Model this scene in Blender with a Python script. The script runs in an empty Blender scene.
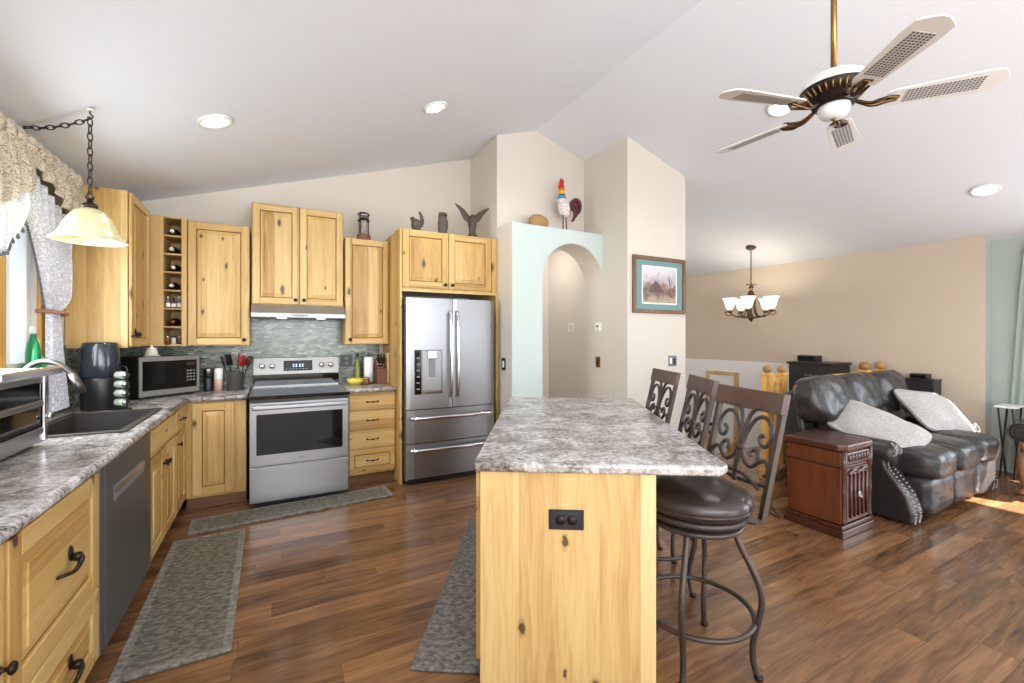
import bpy, bmesh, math, random
from mathutils import Vector, Matrix, noise
R = math.radians
PI = math.pi
random.seed(7)
SC = bpy.context.scene
COL = SC.collection

# ------------------------------------------------------------------ camera, world, sun, exposure
cd = bpy.data.cameras.new('camera')
cam = bpy.data.objects.new('camera', cd)
COL.objects.link(cam)
cam.location = (0, 0, 1.40)
cam.rotation_euler = (R(90), 0, R(-28.3))
cd.sensor_width = 36.0
cd.lens = 440.0 / 1024 * 36
cd.shift_y = -5.0 / 1024
cd.clip_start = 0.02
SC.camera = cam

w = bpy.data.worlds.new('world')
SC.world = w
w.use_nodes = True
bg = w.node_tree.nodes['Background']
bg.inputs[0].default_value = (0.80, 0.90, 1.0, 1)
bg.inputs[1].default_value = 1.6

sd = bpy.data.lights.new('sun', 'SUN')
sd.energy = 50.0
sd.angle = R(0.6)
sd.color = (1.0, 0.95, 0.86)
sun = bpy.data.objects.new('sun', sd)
COL.objects.link(sun)
sun.rotation_euler = Vector((-0.42, 0.78, -0.55)).to_track_quat('-Z', 'Y').to_euler()


def area(name, loc, target, sx, sy, power, color=(1, 1, 1), spread=180):
    d = bpy.data.lights.new(name, 'AREA')
    d.shape = 'RECTANGLE'
    d.size = sx
    d.size_y = sy
    d.energy = power
    d.color = color
    d.spread = R(spread)
    o = bpy.data.objects.new(name, d)
    COL.objects.link(o)
    o.location = loc
    o.rotation_euler = (Vector(target) - Vector(loc)).to_track_quat('-Z', 'Y').to_euler()
    return o


# daylight through the windows behind the camera, beside the sofa and over the sink
area('daylight_rear_window', (0.6, -3.85, 1.35), (0.6, 4, 1.35), 3.0, 2.1, 52, (0.95, 0.98, 1.0))
area('daylight_rear_patio', (4.3, -3.85, 1.35), (4.3, 4, 1.35), 3.0, 2.1, 60, (0.88, 0.94, 1.0))
area('daylight_side_patio', (6.55, -0.6, 1.2), (0, -0.2, 1.3), 2.6, 2.0, 100, (0.86, 0.93, 1.0))
area('daylight_sink_window', (-1.16, 3.0, 1.65), (3, 3.0, 1.2), 1.1, 0.9, 34, (0.92, 0.97, 1.0))

# added fill light behind the camera, aimed up to brighten the vaulted ceiling
area('added_ceiling_fill', (0.9, -1.7, 1.9), (1.7, 1.4, 4.0), 3.2, 1.6, 135, (0.88, 0.945, 1.0))

vs = SC.view_settings
vs.view_transform = 'Standard'
vs.look = 'None'
vs.gamma = 1
vs.use_curve_mapping = False
vs.exposure = 0.12
SC.cycles.max_bounces = 8
SC.cycles.diffuse_bounces = 5
SC.cycles.glossy_bounces = 4
SC.cycles.transparent_max_bounces = 8
SC.cycles.sample_clamp_indirect = 6
SC.cycles.caustics_reflective = False
SC.cycles.caustics_refractive = False


# ------------------------------------------------------------------ materials
def c(r, g, b):
    def f(v):
        v /= 255.0
        return v / 12.92 if v <= 0.04045 else ((v + 0.055) / 1.055) ** 2.4
    return (f(r), f(g), f(b), 1)


class Mt:
    def __init__(s, name, base=None, rough=0.5, metal=0.0, spec=None):
        s.m = bpy.data.materials.new(name)
        s.m.use_nodes = True
        s.t = s.m.node_tree
        s.b = s.t.nodes['Principled BSDF']
        if base:
            s.b.inputs['Base Color'].default_value = base
        s.b.inputs['Roughness'].default_value = rough
        s.b.inputs['Metallic'].default_value = metal
        if spec is not None:
            s.b.inputs['Specular IOR Level'].default_value = spec

    def n(s, typ, ins=None, **kw):
        nd = s.t.nodes.new(typ)
        for k, v in kw.items():
            setattr(nd, k, v)
        for k, v in (ins or {}).items():
            s.put(nd.inputs[k], v)
        return nd

    def put(s, sock, v):
        if isinstance(v, bpy.types.NodeSocket):
            s.t.links.new(v, sock)
        else:
            sock.default_value = v

    def math(s, op, a, b=0.0):
        return s.n('ShaderNodeMath', {0: a, 1: b}, operation=op).outputs[0]

    def xyz(s, coord='Object'):
        tc = s.n('ShaderNodeTexCoord').outputs[coord]
        sp = s.n('ShaderNodeSeparateXYZ', {0: tc})
        return tc, sp.outputs[0], sp.outputs[1], sp.outputs[2]

    def vec(s, x, y, z=0.0):
        return s.n('ShaderNodeCombineXYZ', {0: x, 1: y, 2: z}).outputs[0]

    def noise(s, v, scale, detail=2.0, rough=0.5, dist=0.0):
        return s.n('ShaderNodeTexNoise', {'Vector': v, 'Scale': scale, 'Detail': detail, 'Roughness': rough, 'Distortion': dist}).outputs[0]

    def ramp(s, fac, stops, interp='LINEAR'):
        nd = s.n('ShaderNodeValToRGB', {0: fac})
        cr = nd.color_ramp
        cr.interpolation = interp
        while len(cr.elements) > 1:
            cr.elements.remove(cr.elements[-1])
        cr.elements[0].position = stops[0][0]
        cr.elements[0].color = stops[0][1]
        for p, col in stops[1:]:
            e = cr.elements.new(p)
            e.color = col
        return nd.outputs[0]

    def mix(s, fac, a, b, blend='MIX'):
        nd = s.n('ShaderNodeMix', {0: fac, 6: a, 7: b}, data_type='RGBA', blend_type=blend)
        return nd.outputs[2]

    def color(s, v):
        s.put(s.b.inputs['Base Color'], v)
        return s

    def rough(s, v):
        s.put(s.b.inputs['Roughness'], v)
        return s

    def bump(s, h, strength=0.2, dist=0.01):
        nd = s.n('ShaderNodeBump', {'Strength': strength, 'Distance': dist, 'Height': h})
        s.put(s.b.inputs['Normal'], nd.outputs[0])
        return s


def plain(name, col, rough=0.5, metal=0.0, spec=None, bump=None):
    m = Mt(name, col, rough, metal, spec)
    if bump:
        tc, x, y, z = m.xyz()
        m.bump(m.noise(tc, bump[0], 3.0), bump[1], bump[2] if len(bump) > 2 else 0.01)
    return m.m


def wood(name, vertical, light, mid, dark, knots=0.3, rough=0.42, board=0.09, tone=0.42, knotcol=(64, 38, 20)):
    m = Mt(name, None, rough)
    tc, x, y, z = m.xyz()
    rnd = m.n('ShaderNodeObjectInfo').outputs['Random']
    xy = m.math('ADD', x, y)
    a, l = (xy, z) if vertical else (z, xy)
    a = m.math('ADD', a, m.math('MULTIPLY', rnd, 7.3))
    l = m.math('ADD', l, m.math('MULTIPLY', rnd, 13.1))
    bd = m.math('FLOOR', m.math('DIVIDE', a, board))
    bn = m.n('ShaderNodeTexWhiteNoise', {'W': bd}, noise_dimensions='1D').outputs[0]
    wob = m.noise(m.vec(a, m.math('MULTIPLY', l, 0.5), bd), 5.0, 1.0)
    a2 = m.math('ADD', a, m.math('MULTIPLY', wob, 0.05))
    n1 = m.noise(m.vec(a2, m.math('MULTIPLY', l, 0.07), m.math('MULTIPLY', bd, 3.7)), 26.0, 4.0, 0.6, 0.6)
    n2 = m.noise(m.vec(a2, m.math('MULTIPLY', l, 0.03), bd), 150.0, 2.0)
    f = m.math('ADD', m.math('MULTIPLY', n1, 0.62), m.math('MULTIPLY', n2, 0.22))
    f = m.math('ADD', f, m.math('MULTIPLY', m.math('SUBTRACT', bn, 0.5), tone))
    f = m.math('ADD', f, 0.08)
    col = m.ramp(f, [(0.2, light), (0.5, mid), (0.85, dark)])
    if knots:
        v = m.n('ShaderNodeTexVoronoi', {'Vector': m.vec(m.math('MULTIPLY', a, 1.0), m.math('MULTIPLY', l, 0.42), 0.0), 'Scale': 6.5, 'Randomness': 1.0}, voronoi_dimensions='2D')
        sep = m.n('ShaderNodeSeparateColor', {0: v.outputs['Color']}).outputs
        gate = m.math('LESS_THAN', sep[0], knots)
        d = m.math('ADD', v.outputs['Distance'], m.math('MULTIPLY', m.math('SUBTRACT', m.noise(m.vec(a, l, 0.0), 45.0, 3.0), 0.5), 0.13))
        d = m.math('DIVIDE', d, m.math('ADD', 0.35, m.math('MULTIPLY', sep[1], 0.9)))
        k1 = m.ramp(d, [(0.07, (1, 1, 1, 1)), (0.10, (0.28, 0.28, 0.28, 1)), (0.17, (0, 0, 0, 1))])
        kf = m.math('MULTIPLY', k1, m.math('MULTIPLY', gate, 0.9))
        col = m.mix(kf, col, c(*knotcol))
    m.color(col)
    m.bump(n2, 0.06, 0.003)
    return m.m


W_L, W_M, W_D = c(213, 184, 126), c(195, 159, 94), c(152, 108, 52)
wood_v = wood('knotty_alder_upright_grain', True, W_L, W_M, W_D)
wood_h = wood('knotty_alder_level_grain', False, W_L, W_M, W_D)
isl_v = wood('island_alder_upright_grain', True, c(222, 199, 150), c(205, 174, 117), c(158, 112, 58), 0.42, 0.4, 0.155, 0.55)
wood_groove = plain('glazed_groove', c(112, 74, 38), 0.6)
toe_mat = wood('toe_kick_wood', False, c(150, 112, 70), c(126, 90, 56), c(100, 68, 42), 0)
pine_v = wood('golden_pine', True, c(226, 184, 104), c(210, 160, 78), c(176, 122, 52), 0.1)
casing_mat = wood('door_casing_wood', True, c(222, 194, 146), c(206, 174, 122), c(176, 140, 90), 0)
cherry_v = wood('cherry_panel', True, c(122, 70, 42), c(98, 52, 30), c(66, 34, 20), 0, 0.3, 0.25, 0.15)
cherry_d = wood('dark_cherry', False, c(92, 50, 36), c(70, 38, 28), c(46, 26, 20), 0, 0.25, 0.25, 0.15)
rail_w = wood('stool_rail_walnut', False, c(98, 72, 58), c(76, 54, 44), c(52, 38, 32), 0, 0.38, 0.3, 0.15)
carved_w = wood('carved_leg_wood', True, c(160, 116, 82), c(128, 86, 58), c(90, 58, 38), 0, 0.35, 0.3, 0.1)
frame_w = wood('picture_frame_wood', True, c(136, 100, 70), c(112, 78, 52), c(84, 56, 36), 0, 0.4, 0.3, 0.1)
board_w = wood('cutting_board_maple', True, c(226, 196, 136), c(210, 176, 112), c(184, 146, 84), 0)
block_w = wood('knife_block_wood', True, c(122, 72, 50), c(100, 56, 38), c(74, 40, 28), 0)


def wall_mat(name, col, scale=260):
    m = Mt(name, col, 0.85, 0, 0.25)
    tc, x, y, z = m.xyz()
    m.bump(m.noise(tc, scale, 2.0), 0.10, 0.004)
    return m.m


wall_beige = wall_mat('painted_wall_greige', c(211, 204, 193))
wall_tan = wall_mat('painted_wall_tan', c(200, 187, 168))
wall_teal = wall_mat('painted_wall_pale_aqua', c(196, 209, 205))
wall_sage = wall_mat('painted_wall_sage', c(174, 184, 178))
wall_white = wall_mat('painted_wall_white', c(238, 238, 238))
m = Mt('textured_ceiling', c(224, 227, 232), 0.95, 0, 0.15)
tc, x, y, z = m.xyz()
m.bump(m.noise(tc, 55.0, 4.0), 0.12, 0.01)
ceil_mat = m.m


def floor_material():
    m = Mt('laminate_plank_floor', None, 0.3)
    tc, x, y, z = m.xyz()
    row = m.math('FLOOR', m.math('DIVIDE', y, 0.125))
    off = m.n('ShaderNodeTexWhiteNoise', {'W': row}, noise_dimensions='1D').outputs[0]
    xs = m.math('ADD', m.math('DIVIDE', x, 1.25), m.math('MULTIPLY', off, 5.0))
    colm = m.math('FLOOR', xs)
    pid = m.n('ShaderNodeTexWhiteNoise', {'Vector': m.vec(row, colm, 0.0)}, noise_dimensions='2D').outputs[0]
    n0 = m.noise(m.vec(m.math('MULTIPLY', x, 0.7), y, m.math('MULTIPLY', pid, 20.0)), 3.2, 2.0, 0.5, 0.7)
    yy = m.math('ADD', y, m.math('MULTIPLY', n0, 0.06))
    n1 = m.noise(m.vec(m.math('MULTIPLY', x, 0.09), yy, m.math('MULTIPLY', pid, 30.0)), 22.0, 5.0, 0.65, 0.8)
    n2 = m.noise(m.vec(m.math('MULTIPLY', x, 0.05), yy, pid), 120.0, 2.0)
    f = m.math('ADD', m.math('MULTIPLY', n1, 0.55), m.math('MULTIPLY', n2, 0.15))
    f = m.math('ADD', f, m.math('MULTIPLY', n0, 0.22))
    f = m.math('ADD', f, m.math('MULTIPLY', m.math('SUBTRACT', pid, 0.5), 0.15))
    col = m.ramp(f, [(0.26, c(60, 41, 29)), (0.44, c(110, 78, 52)), (0.60, c(143, 105, 72)), (0.82, c(174, 136, 100))])
    fy = m.math('FRACT', m.math('DIVIDE', y, 0.125))
    fx = m.math('FRACT', xs)
    gy = m.math('LESS_THAN', fy, 0.022)
    gx = m.math('LESS_THAN', fx, 0.0022)
    g = m.math('MAXIMUM', gy, gx)
    m.color(m.mix(m.math('MULTIPLY', g, 0.6), col, c(40, 26, 18)))
    m.rough(m.math('ADD', 0.13, m.math('MULTIPLY', n1, 0.14)))
    m.bump(m.math('SUBTRACT', m.math('MULTIPLY', n2, 0.3), g), 0.10, 0.003)
    return m.m


floor_mat = floor_material()


def counter_material(name, dark, brown, mid, light, warm):
    m = Mt(name, None, 0.24)
    tc, x, y, z = m.xyz()
    n1 = m.noise(tc, 6.0, 6.0, 0.7, 1.1)
    n2 = m.noise(tc, 45.0, 4.0, 0.65, 0.6)
    n3 = m.noise(tc, 140.0, 2.0, 0.6)
    f = m.math('ADD', m.math('MULTIPLY', n1, 0.5), m.math('ADD', m.math('MULTIPLY', n2, 0.38), m.math('MULTIPLY', n3, 0.12)))
    col = m.ramp(f, [(0.395, dark), (0.45, brown), (0.495, mid), (0.545, light), (0.61, warm)])
    sp = m.ramp(m.noise(tc, 75.0, 3.0, 0.7), [(0.33, (1, 1, 1, 1)), (0.38, (0, 0, 0, 1))])
    m.color(m.mix(m.math('MULTIPLY', sp, 0.75), col, dark))
    return m.m


stone = counter_material('granite_look_laminate', c(60, 56, 56), c(126, 118, 112), c(152, 147, 144), c(182, 179, 178), c(216, 215, 214))
m = Mt('sink_composite', c(70, 64, 60), 0.4)
tc, x, y, z = m.xyz()
m.color(m.ramp(m.noise(tc, 220.0, 2.0), [(0.4, c(40, 37, 36)), (0.65, c(74, 69, 65))]))
sink_mat = m.m


def mosaic():
    m = Mt('glass_mosaic_tile', None, 0.22)
    tc, x, y, z = m.xyz()
    a = m.math('ADD', x, y)
    row = m.math('FLOOR', m.math('DIVIDE', z, 0.0165))
    xs = m.math('ADD', m.math('DIVIDE', a, 0.048), m.math('MULTIPLY', row, 0.5))
    pid = m.n('ShaderNodeTexWhiteNoise', {'Vector': m.vec(row, m.math('FLOOR', xs), 0.0)}, noise_dimensions='2D').outputs[0]
    col = m.ramp(pid, [(0.0, c(74, 84, 74)), (0.3, c(100, 110, 96)), (0.6, c(122, 126, 110)), (0.85, c(134, 142, 130)), (1.0, c(176, 182, 168))])
    g = m.math('MAXIMUM', m.math('LESS_THAN', m.math('FRACT', m.math('DIVIDE', z, 0.0165)), 0.12), m.math('LESS_THAN', m.math('FRACT', xs), 0.05))
    m.color(m.mix(g, col, c(130, 132, 122)))
    m.bump(g, -0.3, 0.002)
    return m.m


tile_mat = mosaic()


def steel_mat(name, col, rough, along='z'):
    m = Mt(name, col, rough, 1.0)
    tc, x, y, z = m.xyz()
    v = m.vec(m.math('MULTIPLY', x, 200.0), m.math('MULTIPLY', y, 200.0), m.math('MULTIPLY', z, 2.0)) if along == 'z' else \
        m.vec(m.math('MULTIPLY', x, 2.0), m.math('MULTIPLY', y, 2.0), m.math('MULTIPLY', z, 200.0))
    nn = m.noise(v, 1.0, 2.0)
    m.rough(m.math('ADD', rough - 0.02, m.math('MULTIPLY', nn, 0.04)))
    return m.m


steel = steel_mat('brushed_stainless', c(150, 150, 152), 0.36)
steel_h = steel_mat('brushed_stainless_level', c(158, 158, 160), 0.32, 'x')
steel_dk = steel_mat('dark_stainless', c(118, 118, 122), 0.32)
gunmetal = plain('brushed_gunmetal', c(96, 94, 92), 0.3, 0.8)
slate = plain('slate_steel', c(98, 98, 98), 0.36, 0.55)
satin_silver = plain('satin_silver', c(150, 149, 147), 0.36, 0.6)
chrome = plain('polished_steel', c(205, 205, 208), 0.14, 1.0)
black_glass = plain('black_glass', c(14, 14, 16), 0.05, 0, 0.35)
oven_glass = plain('oven_glass', c(18, 17, 17), 0.06, 0, 0.3)
black_pl = plain('black_plastic', c(24, 24, 26), 0.38)
gloss_blk = plain('glossy_charcoal_plastic', c(40, 46, 54), 0.14)
gray_pl = plain('grey_plastic', c(120, 120, 124), 0.45)
white_pl = plain('white_plastic', c(232, 232, 230), 0.4)
brass = plain('aged_brass', c(144, 114, 70), 0.32, 1.0)
antique = plain('antique_bronze', c(96, 74, 52), 0.36, 1.0)
bronze_dk = plain('dark_bronze', c(50, 42, 38), 0.42, 0.75)
iron = plain('brown_wrought_iron', c(72, 64, 60), 0.45, 0.55)
hw_dark = plain('oil_rubbed_bronze', c(46, 34, 28), 0.4, 0.6)
leather = Mt('black_leather', c(44, 41, 41), 0.27)
tc, x, y, z = leather.xyz()
leather.bump(leather.noise(tc, 14.0, 5.0, 0.6, 1.2), 0.35, 0.02)
leather = leather.m
seat_leather = plain('brown_black_leather', c(50, 42, 38), 0.28, 0, None, (22.0, 0.15))
nail_mat = plain('nailhead_pewter', c(180, 176, 170), 0.3, 1.0)
wh_enamel = plain('white_enamel', c(226, 226, 224), 0.35)
blade_mat = plain('washed_white_blade', c(214, 212, 208), 0.45)
ceramic = plain('white_ceramic', c(224, 218, 206), 0.25)
red_pl = plain('red_silicone', c(150, 22, 26), 0.4)
dark_ceramic = plain('charcoal_ceramic', c(74, 72, 70), 0.35)
paper = plain('paper_towel', c(240, 240, 238), 0.9)
yellow_f = plain('lemon_yellow', c(226, 204, 84), 0.45)
green_soap = plain('green_soap', c(22, 120, 72), 0.2)
green_spg = plain('green_sponge', c(70, 176, 96), 0.7)
amber = plain('amber_glass', c(120, 70, 20), 0.15)
black_w = plain('black_painted_wood', c(40, 37, 36), 0.4)
black_w2 = plain('black_cloth_grille', c(30, 30, 32), 0.8)
chain_mat = plain('chain_metal', c(70, 66, 60), 0.45, 0.7)


def cane():
    m = Mt('woven_cane', None, 0.6)
    tc, x, y, z = m.xyz()
    a = m.math('FRACT', m.math('MULTIPLY', x, 66.0))
    b = m.math('FRACT', m.math('MULTIPLY', y, 66.0))
    d = m.math('ADD', m.math('POWER', m.math('SUBTRACT', a, 0.5), 2.0), m.math('POWER', m.math('SUBTRACT', b, 0.5), 2.0))
    m.color(m.mix(m.math('LESS_THAN', d, 0.11), c(176, 174, 170), c(62, 60, 58)))
    return m.m


cane_mat = cane()


def emit(name, col, strength):
    m = Mt(name, col, 0.4)
    m.b.inputs['Emission Color'].default_value = col
    m.b.inputs['Emission Strength'].default_value = strength
    return m.m


lamp_lens = emit('lit_lamp_lens', (1, 0.97, 0.92, 1), 14)
hood_lens = emit('lit_hood_lens', (1, 0.97, 0.9, 1), 6)
lit_shade = emit('lit_frosted_glass', (1, 0.92, 0.78, 1), 1.3)
clock_glow = emit('clock_display', (0.35, 0.55, 1.0, 1), 0.8)

m = Mt('cream_alabaster_glass', c(232, 226, 178), 0.25)
tc, x, y, z = m.xyz()
m.color(m.ramp(m.noise(tc, 9.0, 4.0, 0.6, 1.0), [(0.3, c(238, 236, 206)), (0.7, c(222, 212, 150))]))
m.b.inputs['Subsurface Weight'].default_value = 0.0
m.b.inputs['Transmission Weight'].default_value = 0.25
alabaster = m.m

glass_m = Mt('clear_glass', (1, 1, 1, 1), 0.03)
glass_m.b.inputs['Transmission Weight'].default_value = 1.0
glass_m.b.inputs['IOR'].default_value = 1.3
glass = glass_m.m
pane_m = Mt('window_pane', (1, 1, 1, 1), 0.02)
pane_m.b.inputs['Alpha'].default_value = 0.08
pane = pane_m.m


def mat_rug(name, base, hi, border=False):
    m = Mt(name, None, 0.55)
    tc, x, y, z = m.xyz()
    v = m.vec(m.math('MULTIPLY', x, 0.6), y, 0.0)
    f = m.noise(v, 46.0, 3.0, 0.6, 0.4)
    m.color(m.ramp(f, [(0.38, base), (0.52, tuple(0.5 * (p + q) for p, q in zip(base, hi))), (0.66, hi)]))
    m.bump(f, 0.3, 0.004)
    return m.m


rug_mat = mat_rug('mottled_cushion_mat', c(66, 66, 58), c(130, 128, 114))
rug_edge = mat_rug('mat_edge', c(96, 94, 88), c(150, 148, 140))
rug_gray = mat_rug('grey_cushion_mat', c(66, 64, 62), c(128, 124, 120))


def fabric_pattern(name, a, b, alpha=1.0):
    m = Mt(name, None, 0.9)
    tc, x, y, z = m.xyz()
    v = m.noise(tc, 13.0, 2.0, 0.5, 3.5)
    f = m.math('ABSOLUTE', m.math('SUBTRACT', m.math('FRACT', m.math('MULTIPLY', v, 5.0)), 0.5))
    m.color(m.ramp(f, [(0.1, a), (0.22, b)]))
    if alpha < 1:
        m.put(m.b.inputs['Alpha'], m.ramp(f, [(0.1, (0.95,) * 4), (0.25, (alpha,) * 4)]))
    return m.m


valance_fab = fabric_pattern('beige_scroll_brocade', c(150, 134, 110), c(206, 196, 176))
sheer_fab = fabric_pattern('white_lace_sheer', c(240, 240, 244), c(214, 214, 222), 0.78)
sheer_plain = plain('silver_sheer_lining', c(214, 216, 226), 0.55)
curtain_fab = plain('sage_curtain_fabric', c(168, 182, 174), 0.9, 0, None, (30.0, 0.2))
pillow_fab = fabric_pattern('silver_damask', c(186, 183, 180), c(164, 161, 158))
bead_mat = plain('grey_bead', c(90, 92, 96), 0.25)


# ------------------------------------------------------------------ mesh helpers
class MB:
    def __init__(s):
        s.bm = bmesh.new()
        s.mats = []

    def mi(s, m):
        if m not in s.mats:
            s.mats.append(m)
        return s.mats.index(m)

    def add(s, t, m, smooth=False, M=None):
        i = s.mi(m)
        t.verts.index_update()
        vs_ = [s.bm.verts.new(M @ v.co if M else v.co) for v in t.verts]
        for f in t.faces:
            try:
                nf = s.bm.faces.new([vs_[v.index] for v in f.verts])
            except ValueError:
                continue
            nf.material_index = i
            nf.smooth = smooth
        t.free()
        return s

    def box(s, x0, x1, y0, y1, z0, z1, m, bev=0.0, M=None, seg=1, smooth=False):
        t = bmesh.new()
        bmesh.ops.create_cube(t, size=1.0)
        for v in t.verts:
            v.co = Vector(((x0 + x1) / 2 + v.co.x * (x1 - x0), (y0 + y1) / 2 + v.co.y * (y1 - y0), (z0 + z1) / 2 + v.co.z * (z1 - z0)))
        if bev:
            bmesh.ops.bevel(t, geom=list(t.edges), offset=bev, segments=seg, profile=0.5, affect='EDGES')
        return s.add(t, m, smooth, M)

    def poly(s, verts, faces, m, smooth=False, M=None):
        t = bmesh.new()
        vv = [t.verts.new(v) for v in verts]
        for f in faces:
            t.faces.new([vv[i] for i in f])
        return s.add(t, m, smooth, M)

    def lathe(s, prof, m, cen=(0, 0, 0), seg=24, M=None, smooth=True, cap=True, a0=0.0, a1=2 * PI):
        t = bmesh.new()
        full = abs(a1 - a0 - 2 * PI) < 1e-6
        k = seg if full else seg + 1
        rings = []
        for r, z in prof:
            rr = max(r, 1e-5)
            rings.append([t.verts.new((cen[0] + rr * math.cos(a0 + (a1 - a0) * i / seg), cen[1] + rr * math.sin(a0 + (a1 - a0) * i / seg), cen[2] + z)) for i in range(k)])
        for a, b in zip(rings, rings[1:]):
            for i in range(seg):
                j = (i + 1) % k
                t.faces.new((a[i], a[j], b[j], b[i]))
        if cap and full:
            if prof[0][0] > 1e-4:
                t.faces.new(list(reversed(rings[0])))
            if prof[-1][0] > 1e-4:
                t.faces.new(rings[-1])
        return s.add(t, m, smooth, M)

    def cyl(s, p0, p1, r, m, seg=12, r1=None, smooth=True):
        p0, p1 = Vector(p0), Vector(p1)
        d = p1 - p0
        M = Matrix.Translation(p0) @ d.to_track_quat('Z', 'Y').to_matrix().to_4x4()
        return s.lathe([(r, 0), (r1 if r1 is not None else r, d.length)], m, seg=seg, M=M, smooth=smooth)

    def tube(s, pts, r, m, seg=8, closed=False, M=None, flat=None, smooth=True):
        pts = [Vector(p) for p in pts]
        n = len(pts)
        rad = r if isinstance(r, (list, tuple)) else [r] * n
        t = bmesh.new()
        up = None
        rings = []
        for i, p in enumerate(pts):
            a = pts[(i - 1) % n] if (closed or i > 0) else pts[0]
            b = pts[(i + 1) % n] if (closed or i < n - 1) else pts[-1]
            d = (b - a)
            d = d.normalized() if d.length > 1e-9 else Vector((0, 0, 1))
            if up is None:
                up = d.orthogonal().normalized() if flat is None else Vector(flat)
            u = (up - d * up.dot(d))
            u = u.normalized() if u.length > 1e-6 else d.orthogonal().normalized()
            if flat is None:
                up = u
            v = d.cross(u)
            rings.append([t.verts.new(p + (u * math.cos(2 * PI * k / seg) + v * math.sin(2 * PI * k / seg)) * rad[i]) for k in range(seg)])
        for i in range(n if closed else n - 1):
            a, b = rings[i], rings[(i + 1) % n]
            for k in range(seg):
                j = (k + 1) % seg
                t.faces.new((a[k], a[j], b[j], b[k]))
        if not closed:
            t.faces.new(list(reversed(rings[0])))
            t.faces.new(rings[-1])
        return s.add(t, m, smooth, M)

    def prism(s, pts, d0, d1, m, axis='y', bev=0.0, M=None, seg=2, smooth=False):
        t = bmesh.new()

        def P(a, b, d):
            return {'y': (a, d, b), 'x': (d, a, b), 'z': (a, b, d)}[axis]
        A = [t.verts.new(P(a, b, d0)) for a, b in pts]
        B = [t.verts.new(P(a, b, d1)) for a, b in pts]
        t.faces.new(A)
        t.faces.new(list(reversed(B)))
        n = len(pts)
        for i in range(n):
            j = (i + 1) % n
            t.faces.new((A[j], A[i], B[i], B[j]))
        bmesh.ops.recalc_face_normals(t, faces=list(t.faces))
        if bev:
            es = [e for e in t.edges if len(e.link_faces) == 2 and e.calc_face_angle(0) > 0.6]
            bmesh.ops.bevel(t, geom=es, offset=bev, segments=seg, profile=0.5, affect='EDGES')
        return s.add(t, m, smooth, M)

    def puff(s, cen, size, m, e=4.0, n=10, M=None, fn=None, wr=0.0):
        t = bmesh.new()
        bmesh.ops.create_cube(t, size=2.0)
        bmesh.ops.subdivide_edges(t, edges=list(t.edges), cuts=n, use_grid_fill=True)
        for v in t.verts:
            p = v.co.copy()
            k = (abs(p.x) ** e + abs(p.y) ** e + abs(p.z) ** e) ** (1.0 / e)
            p = p / k
            if fn:
                p = fn(p)
            q = Vector((cen[0] + p.x * size[0] / 2, cen[1] + p.y * size[1] / 2, cen[2] + p.z * size[2] / 2))
            if wr:
                q += Vector((1, 1, 1)) * 0 + p.normalized() * wr * noise.noise(q * 9.0)
            v.co = q
        return s.add(t, m, True, M)

    def grid(s, fn, nu, nv, m, smooth=True, M=None):
        t = bmesh.new()
        g = [[t.verts.new(fn(i / nu, j / nv)) for j in range(nv + 1)] for i in range(nu + 1)]
        for i in range(nu):
            for j in range(nv):
                t.faces.new((g[i][j], g[i + 1][j], g[i + 1][j + 1], g[i][j + 1]))
        return s.add(t, m, smooth, M)

    def build(s, name, parent=None, label=None, loc=None, rot=None):
        bmesh.ops.recalc_face_normals(s.bm, faces=list(s.bm.faces))
        me = bpy.data.meshes.new(name)
        s.bm.to_mesh(me)
        s.bm.free()
        for m in s.mats:
            me.materials.append(m)
        o = bpy.data.objects.new(name, me)
        COL.objects.link(o)
        if parent:
            o.parent = parent
        if label:
            o['label'] = label
        if loc:
            o.location = loc
        if rot is not None:
            o.rotation_euler = rot if isinstance(rot, tuple) else (0, 0, rot)
        return o


def tag(o, label, cat, group=None, kind=None):
    o['label'] = label
    o['category'] = cat
    if group:
        o['group'] = group
    if kind:
        o['kind'] = kind
    return o


def thing(name, label, cat, loc=(0, 0, 0), rot=0.0, group=None):
    o = bpy.data.objects.new(name, None)
    o.empty_display_size = 0.05
    COL.objects.link(o)
    o.location = loc
    o.rotation_euler = (0, 0, rot)
    return tag(o, label, cat, group)


def struct(o):
    o['kind'] = 'structure'
    return o


def copy_tree(o, parent=None):
    k = o.copy()
    COL.objects.link(k)
    if parent:
        k.parent = parent
    for ch in list(o.children):
        copy_tree(ch, k)
    return k


def spline(pts, n=6):
    P = [Vector(p) for p in pts]
    out = []
    for i in range(len(P) - 1):
        p0, p1, p2, p3 = P[max(i - 1, 0)], P[i], P[i + 1], P[min(i + 2, len(P) - 1)]
        for k in range(n):
            t = k / n
            out.append(0.5 * ((2 * p1) + (-p0 + p2) * t + (2 * p0 - 5 * p1 + 4 * p2 - p3) * t * t + (-p0 + 3 * p1 - 3 * p2 + p3) * t ** 3))
    out.append(P[-1])
    return out


def lamp(name, loc, direction, power, kind='SPOT', color=(1, 0.965, 0.92), size=120, soft=0.05, parent=None):
    d = bpy.data.lights.new(name, kind)
    d.energy = power
    d.color = color
    d.shadow_soft_size = soft
    if kind == 'SPOT':
        d.spot_size = R(size)
        d.spot_blend = 0.8
    o = bpy.data.objects.new(name, d)
    COL.objects.link(o)
    o.location = loc
    if direction is not None:
        o.rotation_euler = Vector(direction).to_track_quat('-Z', 'Y').to_euler()
    if parent:
        o.parent = parent
    return o


# ------------------------------------------------------------------ the setting
XL, YB, XR = -1.24, 4.91, 6.51          # left, back and right walls
RX, RZ, SL, SRr = 2.56, 3.69, 0.31, 0.312


def ceil_z(x):
    return RZ - SL * (RX - x) if x < RX else RZ - SRr * (x - RX)


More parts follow.
